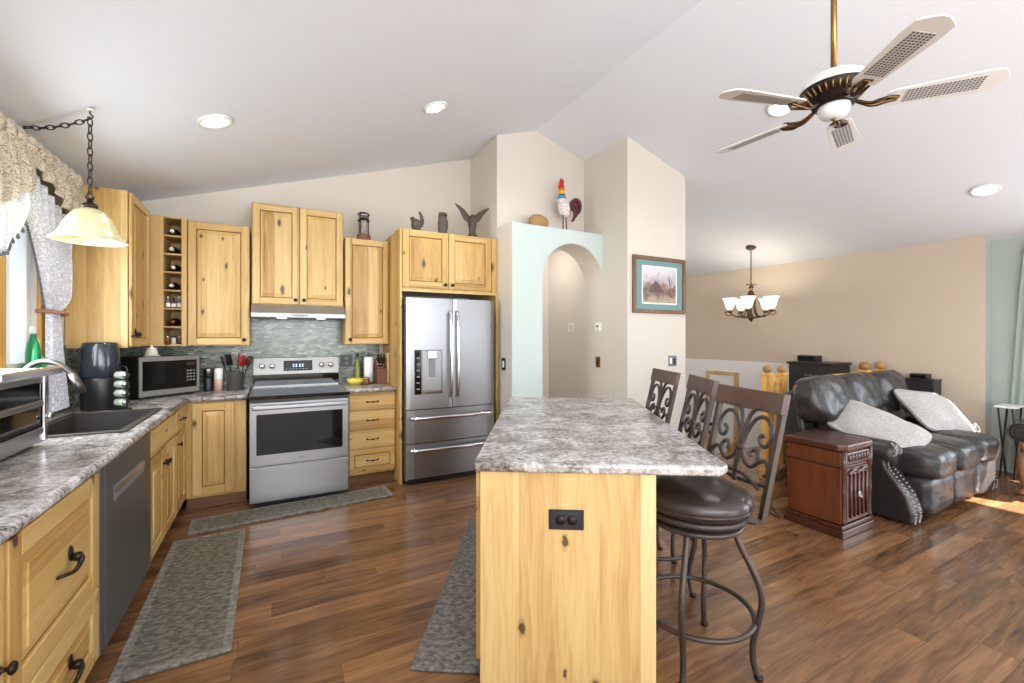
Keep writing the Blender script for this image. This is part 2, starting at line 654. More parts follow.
# floor with the stairwell left open
b = MB()
b.prism([(-1.4, -4.1), (6.9, -4.1), (6.9, 3.46), (4.096, 3.46), (4.096, 5.0), (-1.4, 5.0)], -0.25, 0.0, floor_mat, 'z')
struct(b.build('floor'))
b = MB()
b.box(4.0, 6.7, 3.2, 7.2, -1.45, -1.30, floor_mat)
struct(b.build('floor_foyer'))

b = MB()
xl, xr = -1.4, 6.9
b.prism([(xl, ceil_z(xl)), (RX, RZ), (xr, ceil_z(xr)), (xr, ceil_z(xr) + 0.2), (RX, RZ + 0.2), (xl, ceil_z(xl) + 0.2)], -4.1, 7.2, ceil_mat, 'y')
struct(b.build('ceiling'))


def wall_with_hole(b, axis, pos, th, a0, a1, z0, z1, holes, m):
    """wall along an axis ('x' = plane x=pos running along y) with rectangular openings, split in boxes"""
    def bx(p0, p1, q0, q1):
        if p1 - p0 < 1e-4 or q1 - q0 < 1e-4:
            return
        if axis == 'x':
            b.box(min(pos, pos + th), max(pos, pos + th), p0, p1, q0, q1, m)
        else:
            b.box(p0, p1, min(pos, pos + th), max(pos, pos + th), q0, q1, m)
    cur = a0
    for h0, h1, q0, q1 in sorted(holes):
        bx(cur, h0, z0, z1)
        bx(h0, h1, z0, q0)
        bx(h0, h1, q1, z1)
        cur = h1
    bx(cur, a1, z0, z1)


WIN = (2.45, 3.62, 1.20, 2.20)     # window over the sink: y0 y1 z0 z1
b = MB()
wall_with_hole(b, 'x', XL, -0.15, -4.0, YB + 0.1, 0, 2.56, [WIN], wall_beige)
struct(b.build('wall_left'))
b = MB()
b.prism([(-1.3, 0), (2.2, 0), (2.2, ceil_z(2.2) + 0.05), (-1.3, ceil_z(-1.3) + 0.05)], YB, YB + 0.12, wall_beige)
struct(b.build('wall_back'))
b = MB()
b.box(2.075, 2.2, 4.19, 4.95, 0, 3.60, wall_beige)
struct(b.build('wall_alcove'))
# arched wall: pale aqua front, greige reveal
arc = [(2.828 - 0.398 * math.cos(t * PI / 28), 2.0 + 0.398 * math.sin(t * PI / 28)) for t in range(29)]
out = [(2.0751, 0), (2.43, 0)] + arc + [(3.226, 2.54), (2.0751, 2.54)]
b = MB()
n = len(out)
yf, yk = 3.85, 4.19
V = [(p, yf, q) for p, q in out] + [(p, yk, q) for p, q in out]
b.poly(V[:n], [list(range(n))], wall_teal)
b.poly(V[n:], [list(range(n))], wall_beige)
for i in range(n):
    j = (i + 1) % n
    b.poly([V[i], V[j], V[n + j], V[n + i]], [[0, 1, 2, 3]], wall_beige, smooth=False)
o = struct(b.build('wall_arch'))
b = MB()
b.prism([(2.2, 2.54), (3.3, 2.54), (3.3, ceil_z(3.3) + 0.05), (RX, RZ + 0.05), (2.2, ceil_z(2.2) + 0.05)], 4.19, 4.3, wall_beige)
struct(b.build('wall_niche'))
b = MB()
b.box(2.2, 3.3, 4.95, 5.05, 0, 2.6, wall_beige)
b.box(2.2, 3.3, 4.3, 5.05, 2.5, 2.6, ceil_mat)
struct(b.build('wall_hall'))
# closet block between hall and stairwell
b = MB()
b.prism([(3.226, 0), (4.096, 0), (4.096, ceil_z(4.096) + 0.05), (3.226, ceil_z(3.226) + 0.05)], 3.46, 5.0, wall_beige)
struct(b.build('wall_closet'))
# stairwell side and end
b = MB()
b.box(3.98, 4.096, 3.3, 7.1, -1.4, 0, wall_white)
b.box(3.98, 4.096, 5.0, 7.1, 0, 3.3, wall_beige)
b.box(4.0, 6.7, 7.0, 7.12, -1.4, 3.3, wall_tan)
b.box(4.096, 6.51, 3.42, 3.46, -1.4, -0.251, wall_white)
struct(b.build('wall_stairwell'))
b = MB()
b.box(XR, XR + 0.3, 1.70, 7.1, -1.4, 2.52, wall_tan)
struct(b.build('wall_right'))
b = MB()
b.box(XR - 0.035, XR, 3.46, 7.0, -1.3, 1.01, wall_white, 0.004)
struct(b.build('wall_foyer'))
# bump-out beyond the tan wall, sage coloured, with the patio opening
XS = 6.66
b = MB()
b.box(XR + 0.001, XS + 0.1, 1.695, 1.70, 0, 2.5, wall_sage)
wall_with_hole(b, 'x', XS, 0.12, -4.0, 1.70, 0, 2.48, [(-1.9, 1.12, 0.06, 2.08)], wall_sage)
struct(b.build('wall_bay'))
b = MB()
wall_with_hole(b, 'y', -4.0, -0.12, -1.3, 6.8, 0, 3.75, [(-0.9, 2.1, 0.3, 2.4), (2.8, 5.8, 0.3, 2.4)], wall_beige)
struct(b.build('wall_front'))

# window over the sink
b = MB()
y0, y1, z0, z1 = WIN
win = MB()
for (p0, p1, q0, q1) in ((y0, y1, z1 - 0.05, z1), (y0, y1, z0, z0 + 0.05), (y0, y0 + 0.05, z0, z1), (y1 - 0.05, y1, z0, z1), (3.29, 3.35, z0, z1)):
    win.box(-1.335, -1.265, p0, p1, q0, q1, white_pl, 0.004)
win.box(-1.345, XL + 0.005, 3.20, 3.275, z0 + 0.001, z1 - 0.001, pine_v, 0.004)
wo = struct(win.build('window_1'))
g = MB()
g.box(-1.302, -1.298, y0 + 0.04, y1 - 0.04, z0 + 0.04, z1 - 0.04, pane)
struct(g.build('window_pane', wo))
t_ = MB()
for (p0, p1, q0, q1) in ((y0 - 0.09, y1 + 0.09, z1, z1 + 0.09), (y0 - 0.09, y0, z0, z1), (y1, y1 + 0.10, z0 - 0.02, z1)):
    t_.box(XL, XL + 0.02, p0, p1, q0, q1, pine_v, 0.003)
t_.box(XL - 0.03, XL + 0.06, y0 - 0.1, y1 + 0.1, z0 - 0.03, z0, pine_v, 0.004)
struct(t_.build('trim_1'))
# big panes behind the camera and the patio door beside the sofa
for k, (x0, x1) in enumerate(((-0.9, 2.1), (2.8, 5.8))):
    f = MB()
    for (p0, p1, q0, q1) in ((x0, x1, 0.3, 0.36), (x0, x1, 2.34, 2.4), (x0, x0 + 0.06, 0.3, 2.4), (x1 - 0.06, x1, 0.3, 2.4), ((x0 + x1) / 2 - 0.03, (x0 + x1) / 2 + 0.03, 0.3, 2.4)):
        f.box(p0, p1, -4.1, -4.02, q0, q1, white_pl)
    struct(f.build('window_%d' % (k + 2)))
f = MB()
for (p0, p1, q0, q1) in ((-1.9, 1.12, 0.06, 0.12), (-1.9, 1.12, 2.02, 2.08), (-1.9, -1.84, 0.06, 2.08), (1.06, 1.12, 0.06, 2.08), (-0.42, -0.36, 0.06, 2.08)):
    f.box(XS + 0.02, XS + 0.08, p0, p1, q0, q1, white_pl)
struct(f.build('door_2'))

# backsplash tiles
b = MB()
b.box(-1.236, 1.0, YB - 0.012, YB, 0.90, 1.72, tile_mat)
b.box(XL, XL + 0.012, 3.72, YB - 0.012, 0.90, 1.34, tile_mat)
b.box(XL, XL + 0.012, 1.0, 3.72, 0.90, 1.165, tile_mat)
struct(b.build('wall_backsplash'))
b = MB()
b.box(3.24, 4.096, 3.445, 3.46, 0, 0.09, wood_h, 0.003)
struct(b.build('baseboard_closet'))
b = MB()
b.box(XR - 0.015, XR, 1.75, 3.0, 0, 0.09, wood_h, 0.003)
struct(b.build('baseboard_right'))

# added point light without a fixture, brightens the hall beyond the arch
lamp('hall_fill_light', (2.75, 4.55, 2.35), None, 6, 'POINT', (1, 0.96, 0.9), 0, 0.08)
lamp('foyer_fill_light', (4.3, 5.45, 1.9), None, 26, 'POINT', (1, 0.97, 0.93), 0, 0.08)  # unseen fill added behind the closet block to lift the white foyer wall

# foyer door seen past the stools
b = MB()
b.box(XR - 0.065, XR - 0.036, 4.50, 4.95, -1.29, 0.77, wall_white, 0.003)
o = struct(b.build('door_1'))
b = MB()
for p0, p1, q0, q1 in ((4.44, 4.50, -1.29, 0.83), (4.95, 5.01, -1.29, 0.83), (4.50, 4.95, 0.77, 0.83)):
    b.box(XR - 0.08, XR - 0.036, p0, p1, q0, q1, casing_mat, 0.004)
struct(b.build('door_casing', o))
b = MB()
for zz in (-0.20, -0.06):
    b.cyl((XR - 0.065, 4.89, zz), (XR - 0.13, 4.89, zz), 0.028, hw_dark)
struct(b.build('door_knob', o))


# ------------------------------------------------------------------ kitchen cabinets
# every cabinet is built in its own frame: x along the front, -y out of the front, z up
def door_mesh(x0, x1, z0, z1, style='raised', s=0.058):
    b = MB()
    if style == 'slab':
        b.box(x0, x1, -0.021, -0.001, z0, z1, wood_h, 0.005, seg=2)
        return b
    if style == 'inset':      # slab drawer front with a small raised field
        b.box(x0, x1, -0.021, -0.001, z0, z1, wood_h, 0.005, seg=2)
        i = 0.045
        for p0, p1, q0, q1 in ((x0 + i, x1 - i, z1 - i - 0.008, z1 - i), (x0 + i, x1 - i, z0 + i, z0 + i + 0.008), (x0 + i, x0 + i + 0.008, z0 + i, z1 - i), (x1 - i - 0.008, x1 - i, z0 + i, z1 - i)):
            b.box(p0, p1, -0.0225, -0.020, q0, q1, wood_groove)
        return b
    b.box(x0 + 0.01, x1 - 0.01, -0.008, -0.001, z0 + 0.01, z1 - 0.01, wood_groove)
    b.box(x0, x0 + s, -0.021, -0.002, z0, z1, wood_v, 0.004, seg=2)
    b.box(x1 - s, x1, -0.021, -0.002, z0, z1, wood_v, 0.004, seg=2)
    b.box(x0 + s, x1 - s, -0.0205, -0.002, z0, z0 + s, wood_h, 0.004, seg=2)
    b.box(x0 + s, x1 - s, -0.0205, -0.002, z1 - s, z1, wood_h, 0.004, seg=2)
    g, v = 0.006, 0.030
    a0, a1, c0, c1 = x0 + s + g, x1 - s - g, z0 + s + g, z1 - s - g
    m = wood_v if style == 'raised' else wood_h
    vs_ = []
    for d, yy in ((0, -0.008), (0.004, -0.011), (v, -0.0165), (v + 0.003, -0.020)):
        vs_ += [(a0 + d, yy, c0 + d), (a1 - d, yy, c0 + d), (a1 - d, yy, c1 - d), (a0 + d, yy, c1 - d)]
    fs = []
    for k in range(3):
        for i in range(4):
            j = (i + 1) % 4
            fs.append([4 * k + i, 4 * k + j, 4 * k + 4 + j, 4 * k + 4 + i])
    fs.append([12, 13, 14, 15])
    b.poly(vs_, fs, m)
    return b


def knob(parent, x, z, y=-0.021):
    b = MB()
    M = Matrix.Translation((x, y, z)) @ Matrix.Rotation(R(90), 4, 'X')
    b.lathe([(0.011, 0), (0.012, 0.002), (0.006, 0.006), (0.006, 0.014), (0.0155, 0.020), (0.017, 0.026), (0.012, 0.031), (0, 0.032)], hw_dark, seg=16, M=M)
    return b.build('knob', parent)


def pull(parent, x, z, w=0.10, y=-0.021):
    b = MB()
    p = spline([(x - w / 2, y, z), (x - w / 2, y - 0.018, z), (x - w / 4, y - 0.026, z + 0.002), (x, y - 0.028, z), (x + w / 4, y - 0.026, z + 0.002), (x + w / 2, y - 0.018, z), (x + w / 2, y, z)], 4)
    b.tube(p, 0.0045, hw_dark, 8)
    b.puff((x, y - 0.028, z), (0.022, 0.014, 0.016), hw_dark, 2.2, 3)
    for sx in (-1, 1):
        b.puff((x + sx * w / 2, y - 0.002, z), (0.018, 0.008, 0.018), hw_dark, 2.2, 3)
    return b.build('handle', parent)


def twig_pull(parent, x, z, y=-0.021):
    """drooping leaf-and-twig pull"""
    b = MB()
    b.puff((x + 0.03, y - 0.004, z + 0.015), (0.030, 0.010, 0.055), hw_dark, 2.0, 4)
    b.puff((x + 0.032, y - 0.02, z + 0.0), (0.03, 0.03, 0.03), hw_dark, 2.4, 4)
    p = spline([(x + 0.035, y - 0.004, z), (x + 0.03, y - 0.03, z - 0.002), (x, y - 0.036, z - 0.012), (x - 0.04, y - 0.034, z - 0.020), (x - 0.07, y - 0.022, z - 0.016), (x - 0.078, y - 0.002, z - 0.02)], 5)
    n = len(p)
    b.tube(p, [0.010 - 0.005 * i / n for i in range(n)], hw_dark, 8)
    return b.build('handle', parent)


def face_part(parent, name, x0, x1, z0, z1, style='raised', knob_at=None, handle=None, s=0.058):
    o = door_mesh(x0, x1, z0, z1, style, s).build(name, parent)
    if knob_at:
        knob(o, *knob_at)
    if handle == 'pull':
        pull(o, (x0 + x1) / 2, (z0 + z1) / 2)
    if handle == 'twig':
        twig_pull(o, (x0 + x1) / 2 + 0.02, (z0 + z1) / 2 + 0.01)
    return o


def base_body(t, w, d=0.58, z1=0.873, toe=0.10, low=None):
    b = MB()
    if low:
        b.box(0, w, 0.03, d, toe, low, wood_v, 0.002)
        b.box(0, w, 0, 0.03, toe, z1, wood_v, 0.001)
    else:
        b.box(0, w, 0, d, toe, z1, wood_v, 0.002)
    o = b.build('body', t)
    b = MB()
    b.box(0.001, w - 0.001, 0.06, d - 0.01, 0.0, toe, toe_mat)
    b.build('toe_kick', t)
    return o


FX, FY = -0.641, 4.321     # cabinet front planes of the sink run and the range run
LEFT = R(90)
# sink run, front looks at +x; local x = world y
t = thing('base_cabinet', 'nearest lower cabinet at the left edge, only a sliver with a dark knob showing', 'cabinet', (FX, 0.95, 0), LEFT, 'lower cabinets of the sink run')
base_body(t, 0.694)
face_part(t, 'door', 0.012, 0.345, 0.12, 0.862, 'raised', (0.31, 0.62))
face_part(t, 'door', 0.351, 0.684, 0.12, 0.862, 'raised', (0.66, 0.545))
t = thing('drawer_base_cabinet', 'knotty alder drawer cabinet between the near left edge and the dishwasher', 'cabinet', (FX, 1.646, 0), LEFT, 'lower cabinets of the sink run')
base_body(t, 0.700)
face_part(t, 'drawer', 0.012, 0.688, 0.405, 0.858, 'raised_level', None, 'twig', 0.07)
face_part(t, 'drawer', 0.012, 0.688, 0.12, 0.398, 'raised_level', None, 'twig', 0.07)

# dishwasher
t = thing('dishwasher', 'dark stainless dishwasher with bar pocket handle under the sink counter', 'dishwasher', (FX, 2.352, 0), LEFT)
b = MB()
b.box(0.012, 0.78, 0.0, 0.57, 0.10, 0.79, black_pl)
b.box(0.012, 0.78, 0.0, 0.03, 0.79, 0.87, black_pl)
b.box(0.012, 0.03, -0.012, 0.0, 0.10, 0.87, gray_pl)
b.build('body', t)
b = MB()
b.box(0.03, 0.775, -0.028, -0.001, 0.115, 0.868, slate, 0.004)
d_ = b.build('door', t)
b = MB()
b.box(0.13, 0.62, -0.031, -0.028, 0.690, 0.755, gray_pl, 0.002)
b.box(0.14, 0.61, -0.036, -0.030, 0.722, 0.750, chrome, 0.003)
b.build('handle', d_, 'bright recessed bar handle')
b = MB()
b.box(0.03, 0.775, 0.05, 0.06, 0.0, 0.10, black_pl)
b.build('toe_kick', t)

t = thing('sink_base_cabinet', 'knotty alder sink cabinet with two doors beyond the dishwasher', 'cabinet', (FX, 3.137, 0), LEFT, 'lower cabinets of the sink run')
base_body(t, 0.76, low=0.79)
face_part(t, 'false_drawer_front', 0.012, 0.748, 0.705, 0.858, 'slab')
face_part(t, 'door', 0.012, 0.377, 0.12, 0.695, 'raised', (0.345, 0.60))
face_part(t, 'door', 0.383, 0.748, 0.12, 0.695, 'raised', (0.415, 0.60))
t = thing('base_cabinet', 'narrow lower cabinet with one drawer and door in the kitchen corner', 'cabinet', (FX, 3.90, 0), LEFT, 'lower cabinets of the sink run')
base_body(t, 0.398)
face_part(t, 'drawer', 0.012, 0.375, 0.705, 0.858, 'slab', None, 'pull')
face_part(t, 'door', 0.012, 0.375, 0.12, 0.695, 'raised', (0.05, 0.62))

# range run, front looks at -y
t = thing('base_cabinet', 'single door lower cabinet left of the stainless range', 'cabinet', (-0.630, FY, 0), 0, 'lower cabinets of the range run')
base_body(t, 0.417)
face_part(t, 'door', 0.045, 0.330, 0.12, 0.862, 'raised', None, None, 0.065)
t = thing('drawer_base_cabinet', 'four drawer cabinet between the stainless range and the refrigerator', 'cabinet', (0.592, FY, 0), 0, 'lower cabinets of the range run')
base_body(t, 0.445)
for q0, q1, st in ((0.705, 0.862, 'slab'), (0.525, 0.695, 'slab'), (0.348, 0.515, 'slab'), (0.125, 0.338, 'inset')):
    face_part(t, 'drawer', 0.012, 0.433, q0, q1, st, None, 'pull')

# worktops
def worktop_run(b, pieces):
    for x0, x1, y0, y1 in pieces:
        b.box(x0, x1, y0, y1, 0.876, 0.914, stone)


SK = (-1.12, -0.685, 2.92, 3.70)        # sink cut-out
b = MB()
XF, YF = -0.615, 4.285
worktop_run(b, [(XL + 0.013, XF, 0.95, SK[2]), (XL + 0.013, SK[0], SK[2], SK[3]), (SK[1], XF, SK[2], SK[3]), (XL + 0.013, XF, SK[3], YF), (XL + 0.013, -0.205, YF, YB - 0.013)])
for p0, p1 in (((XF, 0.95, 0.895), (XF, YF, 0.895)), ((XF, YF, 0.895), (-0.205, YF, 0.895))):
    b.cyl(p0, p1, 0.0195, stone, 12)
tag(b.build('countertop'), 'L shaped mottled granite look worktop carrying the sink and microwave', 'countertop')
b = MB()
worktop_run(b, [(0.585, 1.034, YF, YB - 0.013)])
b.cyl((0.585, YF, 0.895), (1.034, YF, 0.895), 0.0195, stone, 12)
tag(b.build('countertop'), 'short mottled worktop between the range and the refrigerator', 'countertop')

# sink
t = thing('kitchen_sink', 'dark grey composite drop-in sink under the window', 'sink', (0, 0, 0))
b = MB()
x0, x1, y0, y1 = SK
for p0, p1, q0, q1 in ((x0 - 0.02, x0 + 0.013, y0 - 0.02, y1 + 0.02), (x1 - 0.013, x1 + 0.02, y0 - 0.02, y1 + 0.02), (x0, x1, y0 - 0.02, y0 + 0.013), (x0, x1, y1 - 0.013, y1 + 0.02)):
    b.box(p0, p1, q0, q1, 0.9142, 0.924, sink_mat, 0.003)
b.build('rim', t)
b = MB()
i = 0.012
for p0, p1, q0, q1, r0, r1 in ((x0 + i, x0 + i + 0.015, y0 + i, y1 - i, 0.80, 0.915), (x1 - i - 0.015, x1 - i, y0 + i, y1 - i, 0.80, 0.915), (x0 + i, x1 - i, y0 + i, y0 + i + 0.015, 0.80, 0.915), (x0 + i, x1 - i, y1 - i - 0.015, y1 - i, 0.80, 0.915), (x0 + i, x1 - i, y0 + i, y1 - i, 0.795, 0.805)):
    b.box(p0, p1, q0, q1, r0, r1, sink_mat)
b.build('bowl', t)
b = MB()
b.lathe([(0.045, 0.805), (0.045, 0.809), (0.02, 0.810), (0, 0.808)], chrome, (-0.9, 3.3, 0), 20)
b.build('drain', t)

# faucet
t = thing('faucet', 'stainless pull-down faucet arching over the dark sink', 'faucet', (-1.176, 3.27, 0.915))
b = MB()
b.lathe([(0.032, 0), (0.032, 0.008), (0.022, 0.014), (0.02, 0.12), (0.018, 0.13)], chrome, seg=20)
b.build('base', t)
b = MB()
p = spline([(0, 0, 0.12), (0.0, 0.0, 0.25), (0.02, 0.0, 0.315), (0.075, -0.004, 0.350), (0.145, -0.008, 0.335), (0.20, -0.012, 0.28)], 6)
b.tube(p, 0.0145, gunmetal, 12)
b.build('spout', t)
b = MB()
b.cyl((0.198, -0.012, 0.285), (0.240, -0.015, 0.175), 0.018, gunmetal, 16, 0.023)
b.build('spray_head', t)
b = MB()
b.tube([(0, -0.02, 0.09), (0.0, -0.05, 0.10), (0.03, -0.10, 0.12)], [0.011, 0.009, 0.006], chrome, 8)
b.build('lever', t)

# ---------------------------------------------------------------- refrigerator surround and fridge
t = thing('refrigerator_cabinet', 'tall alder surround with two doors above the stainless refrigerator', 'cabinet', (1.037, 4.16, 0), 0)
b = MB()
b.box(0.0, 0.022, 0.0, 0.745, 0.0, 2.43, wood_v, 0.002)
b.build('side_panel', t)
b = MB()
b.box(1.010, 1.034, 0.0, 0.745, 0.0, 2.43, wood_v, 0.002)
b.build('side_panel', t)
b = MB()
b.box(0.023, 1.009, 0.02, 0.745, 1.86, 2.43, wood_v)
b.build('upper_box', t)
b = MB()
b.box(0.023, 1.009, -0.004, 0.02, 1.83, 1.86, wood_h, 0.002)
b.box(0.96, 1.009, -0.003, 0.02, 1.86, 2.43, wood_v, 0.002)
b.build('face_frame', t)
M_door = [(0.028, 0.482, 0.448), (0.488, 0.955, 0.522)]
for x0, x1, kx in M_door:
    o = door_mesh(x0, x1, 1.872, 2.425, 'raised', 0.062).build('door', t)
    o.location = (0, 0.02, 0)
    knob(o, kx, 1.91)

t = thing('refrigerator', 'stainless french door refrigerator with ice dispenser and two bottom drawers', 'refrigerator', (1.073, 4.05, 0))
W_ = 0.905
b = MB()
b.box(0.008, W_ - 0.008, 0.075, 0.80, 0.03, 1.765, gray_pl, 0.004)
b.box(0.03, W_ - 0.03, 0.05, 0.10, 0.0, 0.06, black_pl)
b.build('body', t)


def bowed(x0, x1, z0, z1, m, bulge=0.012, depth=0.07):
    b = MB()
    n = 12
    pts = [(x0, depth)]
    for i in range(n + 1):
        u = i / n
        x = x0 + (x1 - x0) * u
        g = (x / W_ - 0.5) * 2
        pts.append((x, 0.012 - bulge * (1 - g * g) + (0.006 if i in (0, n) else 0)))
    pts.append((x1, depth))
    b.prism(pts, z0, z1, m, 'z')
    return b


dl = bowed(0.0, 0.449, 0.715, 1.765, steel).build('door', t)
dr = bowed(0.455, W_, 0.715, 1.765, steel).build('door', t)
for d_, x, sgn in ((dl, 0.418, -1), (dr, 0.488, 1)):
    b = MB()
    p = spline([(x, -0.002, 1.64), (x, -0.035, 1.62), (x, -0.055, 1.5), (x, -0.06, 1.23), (x, -0.055, 0.95), (x, -0.035, 0.84), (x, -0.002, 0.82)], 6)
    b.tube(p, 0.017, chrome, 10)
    b.build('handle', d_)
for z0, z1, hz in ((0.398, 0.707, 0.635), (0.065, 0.39, 0.335)):
    d_ = bowed(0.0, W_, z0, z1, steel).build('drawer', t)
    b = MB()
    p = spline([(0.05, 0.0, hz), (0.055, -0.03, hz), (0.2, -0.05, hz), (W_ / 2, -0.058, hz), (W_ - 0.2, -0.05, hz), (W_ - 0.055, -0.03, hz), (W_ - 0.05, 0.0, hz)], 6)
    b.tube(p, 0.020, chrome, 10)
    b.build('handle', d_)
b = MB()
b.box(0.075, 0.135, -0.012, 0.02, 0.855, 1.275, black_glass, 0.002)
b.box(0.135, 0.345, -0.006, 0.03, 0.855, 1.275, steel_dk, 0.002)
b.box(0.15, 0.33, -0.0075, -0.005, 0.89, 1.26, satin_silver)
b.box(0.135, 0.345, -0.016, 0.0, 0.855, 0.88, chrome, 0.002)
dsp = b.build('dispenser', dl)
b = MB()
b.box(0.195, 0.285, -0.03, -0.006, 1.19, 1.265, chrome, 0.004)
b.box(0.21, 0.27, -0.02, -0.006, 1.02, 1.19, gray_pl, 0.004)
for k in range(6):
    b.box(0.09, 0.118, -0.0135, -0.012, 0.90 + 0.058 * k, 0.915 + 0.058 * k, gray_pl)
b.build('dispenser_lever', dl)

# ---------------------------------------------------------------- range
t = thing('electric_range', 'stainless glass top electric range with black oven window', 'range', (-0.183, 4.10, 0))
W_ = 0.755
b = MB()
b.box(0.0, W_, 0.03, 0.76, 0.05, 0.885, steel_dk)
b.box(0.03, W_ - 0.03, 0.06, 0.12, 0.0, 0.05, black_pl)
b.build('body', t)
b = MB()
b.box(-0.008, W_ + 0.008, -0.015, 0.70, 0.888, 0.916, black_glass, 0.005, seg=2)
ck = b.build('cooktop', t)
for (x, y, r) in ((0.2, 0.17, 0.105), (0.555, 0.17, 0.085), (0.2, 0.47, 0.075), (0.555, 0.47, 0.105)):
    b = MB()
    b.lathe([(r, 0.9162), (r, 0.9166), (r - 0.004, 0.9166), (r - 0.004, 0.9162)], gray_pl, (x, y, 0), 32, cap=False)
    b.build('burner_ring', ck)
b = MB()
b.box(0.0, W_, 0.005, 0.03, 0.345, 0.862, steel, 0.004)
b.box(0.0, W_, 0.012, 0.03, 0.862, 0.888, black_pl)
od = b.build('oven_door', t)
b = MB()
b.box(0.05, W_ - 0.05, 0.0015, 0.006, 0.435, 0.765, oven_glass, 0.002)
b.build('oven_window', od)
b = MB()
b.box(0.02, W_ - 0.02, -0.052, -0.018, 0.806, 0.842, steel_h, 0.010, seg=3)
for x in (0.03, W_ - 0.06):
    b.box(x, x + 0.03, -0.02, 0.006, 0.812, 0.836, steel_h, 0.003)
b.build('handle', od)
b = MB()
b.box(0.345, 0.425, 0.0035, 0.0055, 0.380, 0.392, gray_pl)
b.build('nameplate', od)
b = MB()
b.box(0.0, W_, 0.005, 0.03, 0.05, 0.335, steel, 0.004)
b.build('drawer', t)
b = MB()
b.prism([(0.70, 0.912), (0.70, 1.03), (0.685, 1.035), (0.715, 1.195), (0.79, 1.195), (0.79, 0.912)], 0.0, W_, satin_silver, 'x', 0.003)
bgd = b.build('backguard', t)
b = MB()
b.box(0.0, W_, 0.694, 0.699, 0.93, 1.028, black_glass)
b.build('vent_strip', bgd)
tilt = Matrix.Translation((0, 0.70, 1.115)) @ Matrix.Rotation(R(-10.6), 4, 'X')
b = MB()
b.box(0.255, 0.51, -0.004, 0.004, -0.05, 0.05, black_glass, 0.002, M=tilt)
for k, xx in enumerate((0.335, 0.36, 0.39, 0.415)):
    for zz in (-0.012, 0.004):
        b.box(xx, xx + 0.014, -0.0055, -0.003, zz, zz + 0.012, clock_glow, M=tilt)
for k in range(7):
    b.box(0.27 + 0.03 * k, 0.285 + 0.03 * k, -0.0055, -0.003, -0.036, -0.030, gray_pl, M=tilt)
b.build('display', bgd, 'black display panel with blue digits')
for xx in (0.075, 0.16, 0.595, 0.68):
    b = MB()
    b.lathe([(0.026, 0), (0.026, 0.010), (0.020, 0.014), (0.019, 0.032), (0.015, 0.036), (0, 0.036)], chrome, seg=20, M=tilt @ Matrix.Translation((xx, -0.004, 0.0)) @ Matrix.Rotation(R(90), 4, 'X'))
    b.build('knob', bgd)

# ---------------------------------------------------------------- wall cabinets
UY = 4.58
UZ0, UZ1 = 1.32, 2.388


def upper(name, label, x0, w, z0, z1, doors, d=0.325, group='wall cabinets'):
    t = thing(name, label, 'cabinet', (x0, UY + 0.021, 0), 0, group)
    b = MB()
    b.box(0, w, 0, YB - 0.002 - UY - 0.021, z0, z1, wood_v, 0.002)
    b.build('body', t)
    for a0, a1, kx in doors:
        face_part(t, 'door', a0, a1, z0 + 0.008, z1 - 0.008, 'raised', (kx, z0 + 0.05))
    return t


upper('wall_cabinet', 'single door wall cabinet right of the wine rack', -0.656, 0.455, UZ0, UZ1, [(0.006, 0.449, 0.415)])
upper('wall_cabinet', 'two door wall cabinet mounted highest, above the range hood', -0.185, 0.775, 1.69, 2.615, [(0.006, 0.385, 0.352), (0.391, 0.769, 0.424)])
upper('wall_cabinet', 'single door wall cabinet carrying the lantern beside the refrigerator surround', 0.606, 0.428, UZ0, 2.378, [(0.006, 0.422, 0.045)])

t = thing('wall_cabinet', 'wall cabinet on the window wall with a broad knotty side panel', 'cabinet', (-0.912, 4.0, 0), R(90), 'wall cabinets')
b = MB()
b.box(0, 0.575, 0.0, 0.325, UZ0, 2.425, wood_v, 0.002)
b.build('body', t)
b = MB()
b.box(-0.002, 0.0, -0.0, 0.32, UZ0 + 0.002, 2.423, wood_v)
b.build('side_panel', t)
face_part(t, 'door', 0.012, 0.53, UZ0 + 0.008, 2.417, 'raised', None, None)
dd = t.children[-1]
twig_pull(dd, 0.06, UZ0 + 0.10)

# wine rack column
t = thing('wine_rack', 'tall narrow alder rack with seven open cubbies for bottles', 'wine rack', (-0.910, UY, 0))
b = MB()
D_ = YB - 0.002 - UY
b.box(0.0, 0.095, 0.0, D_, UZ0, 2.40, wood_v, 0.002)
b.box(0.215, 0.252, 0.0, D_, UZ0, 2.40, wood_v, 0.002)
b.box(0.095, 0.215, D_ - 0.012, D_, UZ0, 2.40, wood_v)
b.build('body', t)
pitch = (2.40 - UZ0 - 0.014) / 7
for k in range(8):
    b = MB()
    z_ = UZ0 + pitch * k
    b.box(0.0952, 0.2148, 0.002, D_ - 0.012, z_, z_ + 0.014, wood_h, 0.001)
    b.build('shelf', t)


def wine_bottle(k, label):
    z_ = UZ0 + pitch * k + 0.0142 + 0.037
    M = Matrix.Rotation(R(90), 4, 'X')
    t = thing('wine_bottle', label, 'bottle', (-0.910 + 0.152 + random.uniform(-0.01, 0.012), UY + 0.30, z_), 0, 'wine bottles in the rack')
    b = MB()
    b.lathe([(0.0, 0), (0.036, 0.0), (0.037, 0.01), (0.037, 0.17), (0.032, 0.195), (0.016, 0.22), (0.0135, 0.25), (0.0135, 0.272)], plain_bottle, seg=16, M=M)
    b.build('bottle_body', t)
    b = MB()
    b.lathe([(0.0148, 0.225), (0.0148, 0.286), (0.0135, 0.29), (0, 0.29)], paper if k != 1 else amber, seg=16, M=M)
    b.build('capsule', t, 'pale foil capsule' if k != 1 else None)


